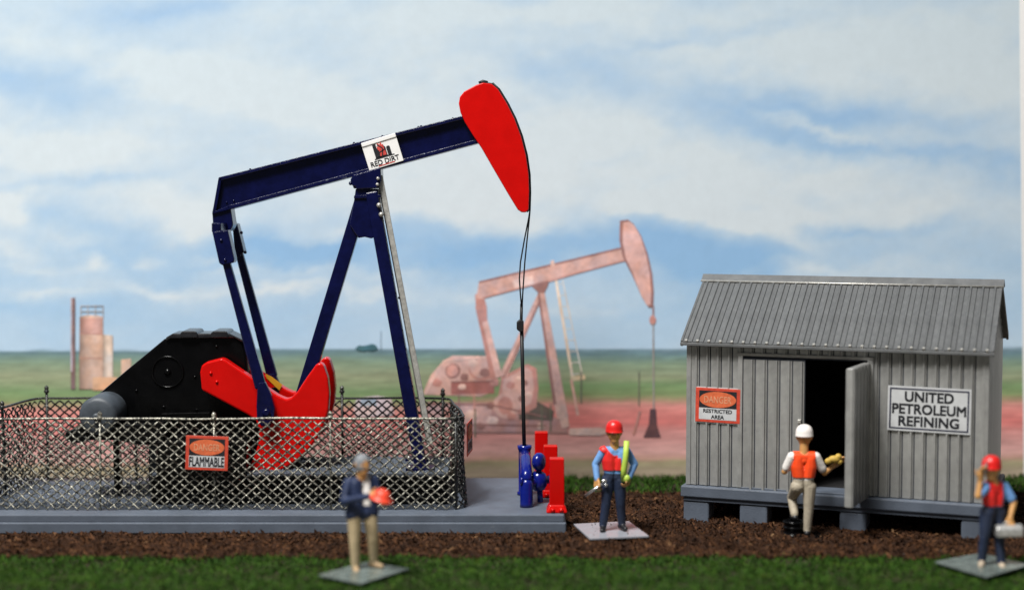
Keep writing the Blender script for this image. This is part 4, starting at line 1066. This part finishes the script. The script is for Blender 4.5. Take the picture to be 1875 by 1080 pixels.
    me = mesh_of('body', mb); tmp = bpy.data.objects.new('body_tmp', me); C.objects.link(tmp)
    r = tmp.modifiers.new('r', 'REMESH'); r.mode = 'VOXEL'; r.voxel_size = voxel; r.use_smooth_shade = True
    sm = tmp.modifiers.new('s', 'SMOOTH'); sm.factor = .5; sm.iterations = 3
    dg = bpy.context.evaluated_depsgraph_get(); dg.update(); bme = bpy.data.meshes.new_from_object(tmp.evaluated_get(dg)); bme.name = 'body'
    bpy.data.objects.remove(tmp)
    co = np.empty(len(bme.vertices)*3); bme.vertices.foreach_get('co', co); co = co.reshape(-1,3)
    nf = len(bme.polygons); cen = np.empty(nf*3); bme.polygons.foreach_get('center', cen); cen = cen.reshape(-1,3)
    best = np.full(nf, 1e9); bi = np.zeros(nf, int)
    for i, (a, ra, b, rb, tg) in enumerate(segs):
        a_, b_ = np.array(a), np.array(b); d = b_-a_; L2 = max(d@d, 1e-9)
        tt = np.clip((cen-a_)@d/L2, 0, 1); q = a_+tt[:,None]*d
        ds = np.linalg.norm(cen-q, axis=1)-(ra+(rb-ra)*tt)
        if tg in ('dark',): ds -= .006
        k = ds < best; best[k] = ds[k]; bi[k] = i
    tags = [s[4] for s in segs]; names = list(dict.fromkeys(tags)); 
    rule = J.get('rule')
    keys = ['skin','dark','hair','torso','sleeve','pants','shoe','extra']
    bme.materials.clear()
    for k in keys: bme.materials.append(MATS[mats.get(k, mats['torso'])])
    fi = np.array([keys.index(tags[i]) for i in bi], dtype=np.int32)
    if rule: 
        for j in range(nf):
            x = rule(cen[j], keys[fi[j]])
            if x: fi[j] = keys.index(x)
    bme.polygons.foreach_set('material_index', fi)
    bme.polygons.foreach_set('use_smooth', [True]*nf); bme.update()
    body = put('body', bme, None, t); ORG[body.name] = Vector(base)
    if vest:
        nm, mat, sel, off = vest
        ok = np.array([sel(cen[j], keys[fi[j]]) for j in range(nf)])
        bm = bmesh.new(); bm.from_mesh(bme); bm.faces.ensure_lookup_table(); bm.normal_update()
        for v in bm.verts: v.co = v.co+v.normal*off
        bmesh.ops.delete(bm, geom=[bm.faces[j] for j in range(nf) if not ok[j]], context='FACES')
        bmesh.ops.smooth_vert(bm, verts=[v for v in bm.verts if v.is_boundary], factor=.5, use_axis_x=True, use_axis_y=True, use_axis_z=True)
        vm = bpy.data.meshes.new(nm); bm.to_mesh(vm); bm.free(); vm.materials.clear()
        for p in vm.polygons: p.material_index = 0
        vo = put(nm, vm, mat, t); sf = vo.modifiers.new('solid', 'SOLIDIFY'); sf.thickness = off*1.2; sf.offset = -1
    return t, hc, fd, sd
def helmet(t, hc, fd, mat, base, tilt=.0):
    mb = MB(); c = Vector(base)+hc+Vector((0,0,.045))
    ax = (Vector((0,0,1))-fd*tilt).normalized()
    mb.lathe(c, ax, [(.125,-.025),(.144,-.022),(.147,-.012),(.141,0),(.139,.05),(.128,.095),(.102,.136),(.062,.163),(.02,.172)], 28)
    h = obj('hard_hat', mb, mat, t)
    mb = MB(); s2 = Vector((fd.y, -fd.x, 0)); n = 12; pts = []
    for k in range(n+1):
        a = math.pi*(k/n-.5); pts.append(c+fd*(.105+.065*math.cos(a))+s2*(.118*math.sin(a))-Vector((0,0,.020)))
    mb.prism(pts, (0,0,.014)); obj('brim', mb, mat, h, .004, 1)
def base_plate(t, pts, mat='sky_reflect_plate', z=.055):
    mb = MB(); mb.prism([Vector((p.x, p.y, z)) for p in pts], (0,0,.03)); return obj('base_plate', mb, mat, t, .004, 1)

# --- worker with lime strap (faces the camera)
b2 = ground(1122, 980, 0); b2.z = .085
k2 = b2.y/FPX
def fj(cx, cy, k, dy=0):
    return lambda px, py, y=0: Vector(((px-cx)*k, y, (cy-py)*k))
q = fj(1122, 979, k2)
J = dict(face=(.12,-1,0), head=q(1124,798), shL=q(1105,831,.0), shR=q(1146,831,.02), elL=q(1090,856,.03), wrL=q(1092,881,-.06), elR=q(1162,856,.04), wrR=q(1152,877,-.07),
         hipL=q(1113,885), hipR=q(1134,885), knL=q(1109,928,-.03), knR=q(1136,928,-.02), anL=q(1104,968,.0), anR=q(1139,966,.05), toeL=(-.15,-1,0), toeR=(.35,-1,0), bulk=.94)
t2, hc, fd, sd = person('standing person in blue shirt, red vest and red hard hat holding a wrench', b2, J,
    dict(skin='skin_tan', dark='face_dark', torso='shirt_blue', sleeve='shirt_blue', pants='denim', shoe='shoe_black'),
    vest=('safety_vest', 'vest_red', lambda p, tg: tg == 'torso' and p[1] < .02 and -.235 < p[0] < .075+.05*(p[2] < 1.2) and 1.0 < p[2] < 1.39 and (p[0] < -.06+(1.30-p[2])*.9 or p[2] < 1.24), .013),
    hands=((q(1092,881,-.06), (-.05,-.25,-1), (.6,-.8,.2), .75, 1.45, 1), (q(1152,877,-.07), (-.35,-.3,-.9), (.5,.8,0), .7, 1.4, -1)))
helmet(t2, hc, fd, 'helmet_red', b2)
base_plate(t2, [ground(1050,962,.05), ground(1152,957,.05), ground(1188,984,.05), ground(1080,989,.05)])
mb = MB(); mb.tube([b2+q(1146,810,-.12), b2+q(1144,840,-.15), b2+q(1141,862,-.15), b2+q(1140,884,-.14)], [.045,.048,.05,.042], 10); 
ls = obj('rolled_strap', mb, 'vest_lime'); tag(ls, 'lime green rolled strap held against the shoulder of the standing worker', 'strap')
mb = MB(); mb.sphere(b2+q(1146,879,-.16), .06, 12, (1,.7,1.1)); obj('strap_end', mb, 'vest_lime', ls)
mb = MB(); mb.tube([b2+q(1070,911,-.12), b2+q(1102,889,-.15)], .022, 8); wr = obj('wrench', mb, 'steel'); tag(wr, 'silver wrench in the hand of the blue shirted worker', 'wrench')
for p_, r_ in (((1105,884),.04), ((1108,891),.032)):
    mb = MB(); mb.sphere(b2+q(*p_, -.16), r_, 10, (1.2,.5,.8)); obj('jaw', mb, 'steel', wr)

# --- man in navy jacket (three-quarter view, facing right)
b1 = ground(663, 1049, 0); b1.z = .06
k1 = b1.y/FPX; q = fj(663, 1048, k1)
J = dict(face=(.62,-.78,0), head=q(664,851), shL=q(639,885,-.05), shR=q(685,884,.12), elL=q(632,917,-.16), wrL=q(680,903,-.34), elR=q(690,915,.05), wrR=q(694,908,-.22),
         hipL=q(650,948,-.04), hipR=q(677,948,.06), knL=q(650,995,-.05), knR=q(683,992,.02), anL=q(651,1040,-.02), anR=q(684,1034,.10), toeL=(.25,-1,0), toeR=(.75,-.6,0), jacket=-.05, long=True, bulk=1.06,
         rule=lambda p, tg: 'extra' if tg == 'torso' and -.02 < p[0] < .13 and p[1] < .05 and .96 < p[2] < 1.38 and abs(p[0]-.075-(1.2-p[2])*.05) < .05 else ('shirtless' and None))
t1, hc, fd, sd = person('person with grey hair in navy jacket and khaki trousers standing on the front grass', b1, J,
    dict(skin='skin_tan', dark='face_dark', hair='hair_grey', torso='jacket_navy', sleeve='jacket_navy', pants='khaki', shoe='shoe_tan', extra='shirt_white'),
    hands=((q(680,903,-.34), (1,-.2,.15), (0,.3,1), .45, 1.45, 1), (q(694,908,-.22), (.6,-.75,-.1), (.6,.6,.2), .5, 1.45, -1)), hair=True)
base_plate(t1, [ground(583,1054,.05), ground(672,1030,.05), ground(750,1043,.05), ground(662,1070,.05)], 'plate_dull', .045)
hb = b1+q(705,901,-.42)
mb = MB(); mb.lathe(hb, (.25,-.1,.95), [(.17,-.05),(.165,-.035),(.125,-.03),(.12,.02),(.09,.075),(.04,.10),(.005,.105)], 26)
hk = obj('hard_hat', mb, 'hat_orange'); tag(hk, 'orange red hard hat held in both hands by the jacketed man', 'hard hat')
mb = MB(); mb.tube([hb+Vector((-.11,-.02,.045)), hb+Vector((-.0,-.03,.115)), hb+Vector((.11,-.04,.0))], .012, 6); obj('ridge', mb, 'hat_orange', hk)

# --- worker at the shed door (back view, one foot on a drum)
b3 = ground(1469, 983, 0); b3.z = .03
k3 = b3.y/FPX; q = fj(1469, 980, k3)
J = dict(face=(.12,1,0), head=q(1471,798,.02), shL=q(1448,833,0), shR=q(1492,833,-.02), elL=q(1436,862,.06), wrL=q(1441,866,.30), elR=q(1509,864,.03), wrR=q(1527,851,.06),
         hipL=q(1459,889), hipR=q(1481,889), knL=q(1454,914,.26), knR=q(1480,932,-.01), anL=q(1456,942,.10), anR=q(1478,969,.0), toeL=(-.1,1,0), toeR=(.25,1,0), sleeve='short', bulk=.88)
t3, hc, fd, sd = person('person seen from behind in orange vest and white hard hat at shed door', b3, J,
    dict(skin='skin_tan', dark='face_dark', torso='shirt_white', sleeve='shirt_white', pants='khaki_grey', shoe='shoe_black'),
    vest=('safety_vest', 'vest_orange', lambda p, tg: tg in ('torso','pants') and .955 < p[2] < 1.375+.35*max(0, abs(p[0]-.01)-.06)*2 and abs(p[0]-.008) < .215+.1*(1.1-p[2])*(p[2] < 1.1), .014),
    hands=((q(1527,851,.06), (.7,.3,.5), (.2,.5,-.7), .35, 1.5, 1), (q(1441,866,.30), (.3,1,.1), (1,0,.2), .5, 1.3, 1)))
helmet(t3, hc, fd, 'helmet_white', b3, .0)
gl = b3+q(1527,838,.0)
mb = MB(); mb.sphere(gl, .085, 14, (1.3,.75,.75)); mb.sphere(gl+Vector((-.10,.0,-.03)), .06, 12, (1,.8,.9)); mb.sphere(gl+Vector((.06,0,.04)), .055, 12); mb.sphere(gl+Vector((.08,0,-.04)), .05, 12)
tag(obj('work_glove', mb, 'glove_yellow'), 'crumpled yellow work glove in the hand of the worker at the shed', 'glove')
db = b3+q(1456,980,.12); 
mb = MB(); hD = .245; mb.lathe((db.x, db.y, .0), (0,0,1), [(.17,0),(.185,.01),(.185,.035),(.165,.045),(.165,.12),(.18,.13),(.18,.15),(.165,.16),(.165,hD-.04),(.185,hD-.03),(.185,hD),(.15,hD),(.15,hD-.02)], 24)
tag(obj('oil_drum', mb, 'black_plastic'), 'short black ribbed drum under the foot of the worker at the shed', 'drum')
base_plate(t3, [Vector((b3.x-.32,b3.y-.12,0)), Vector((b3.x+.3,b3.y-.16,0)), Vector((b3.x+.34,b3.y+.3,0)), Vector((b3.x-.3,b3.y+.34,0))], 'black_plastic', 0.01)  # black sheet laid over the dark area round the foot

# --- worker on the right with a radio and a tin box
b4 = ground(1814, 1041, 0); b4.z = .06
k4 = b4.y/FPX; q = fj(1814, 1040, k4)
J = dict(face=(-.45,-.9,0), head=q(1812,862), shL=q(1800,893,-.05), shR=q(1838,895,.06), elL=q(1781,906,-.20), wrL=q(1786,878,-.16), elR=q(1855,924,.02), wrR=q(1845,951,-.08),
         hipL=q(1804,941,-.04), hipR=q(1828,942,.04), knL=q(1799,983,-.08), knR=q(1829,983,.03), anL=q(1796,1028,-.04), anR=q(1832,1032,-.03), toeL=(-.4,-1,0), toeR=(-.1,-1,0), sleeve='short', bulk=.84)
t4, hc, fd, sd = person('person in red hard hat and red vest with one arm raised at right edge', b4, J,
    dict(skin='skin_tan', dark='face_dark', torso='shirt_blue', sleeve='shirt_blue', pants='denim', shoe='shoe_pale'),
    vest=('safety_vest', 'vest_red', lambda p, tg: tg == 'torso' and .90 < p[2] < 1.30 and p[0] < .14 and p[1] < .12, .013),
    hands=((q(1786,878,-.16), (.12,.1,1), (.7,.6,0), .55, 1.5, -1), (q(1845,951,-.08), (-.3,-.1,-1), (.9,-.3,0), .8, 1.4, 1)))
helmet(t4, hc, fd, 'helmet_red', b4)
base_plate(t4, [ground(1712,1030,.05), ground(1795,1014,.05), ground(1885,1036,.05), ground(1808,1058,.05)], 'plate_dull', .045)
mb = MB(); r0 = b4+q(1794,861,-.13); mb.bar(r0-Vector((.0,0,.07)), r0+Vector((.02,0,.09)), .05, .035); rd = obj('radio', mb, 'radio_grey', None, .008)
tag(rd, 'small grey radio held at the ear of the worker on the right', 'radio')
mb = MB(); mb.tube([r0+Vector((.03,0,.09)), r0+Vector((.035,0,.16))], .008, 6); obj('aerial', mb, 'radio_grey', rd)
tb = b4+q(1842,974,-.1)
n = 10; prof = [(-.11)]; pts = []
w_, h_, dd_ = .19, .075, .10
pts = [Vector((0,-dd_,-h_)), Vector((0,dd_,-h_)), Vector((0,dd_,h_*.2))]+[Vector((0, dd_*math.cos(a), h_*.2+.08*math.sin(a))) for a in [math.pi*k/8 for k in range(1, 8)]]+[Vector((0,-dd_,h_*.2))]
mb = MB(); mb.prism([tb+p+Vector((-w_,0,0)) for p in pts], (2*w_, 0, .01)); bx = obj('lunch_box', mb, 'tin', None, .015)
tag(bx, 'silver tin lunch box hanging from the hand of the worker on the right', 'lunch box')
mb = MB(); mb.tube([tb+Vector((-.07,0,.08)), tb+Vector((-.06,0,.13)), tb+Vector((.06,0,.13)), tb+Vector((.07,0,.08))], .012, 6); obj('handle', mb, 'tin', bx)
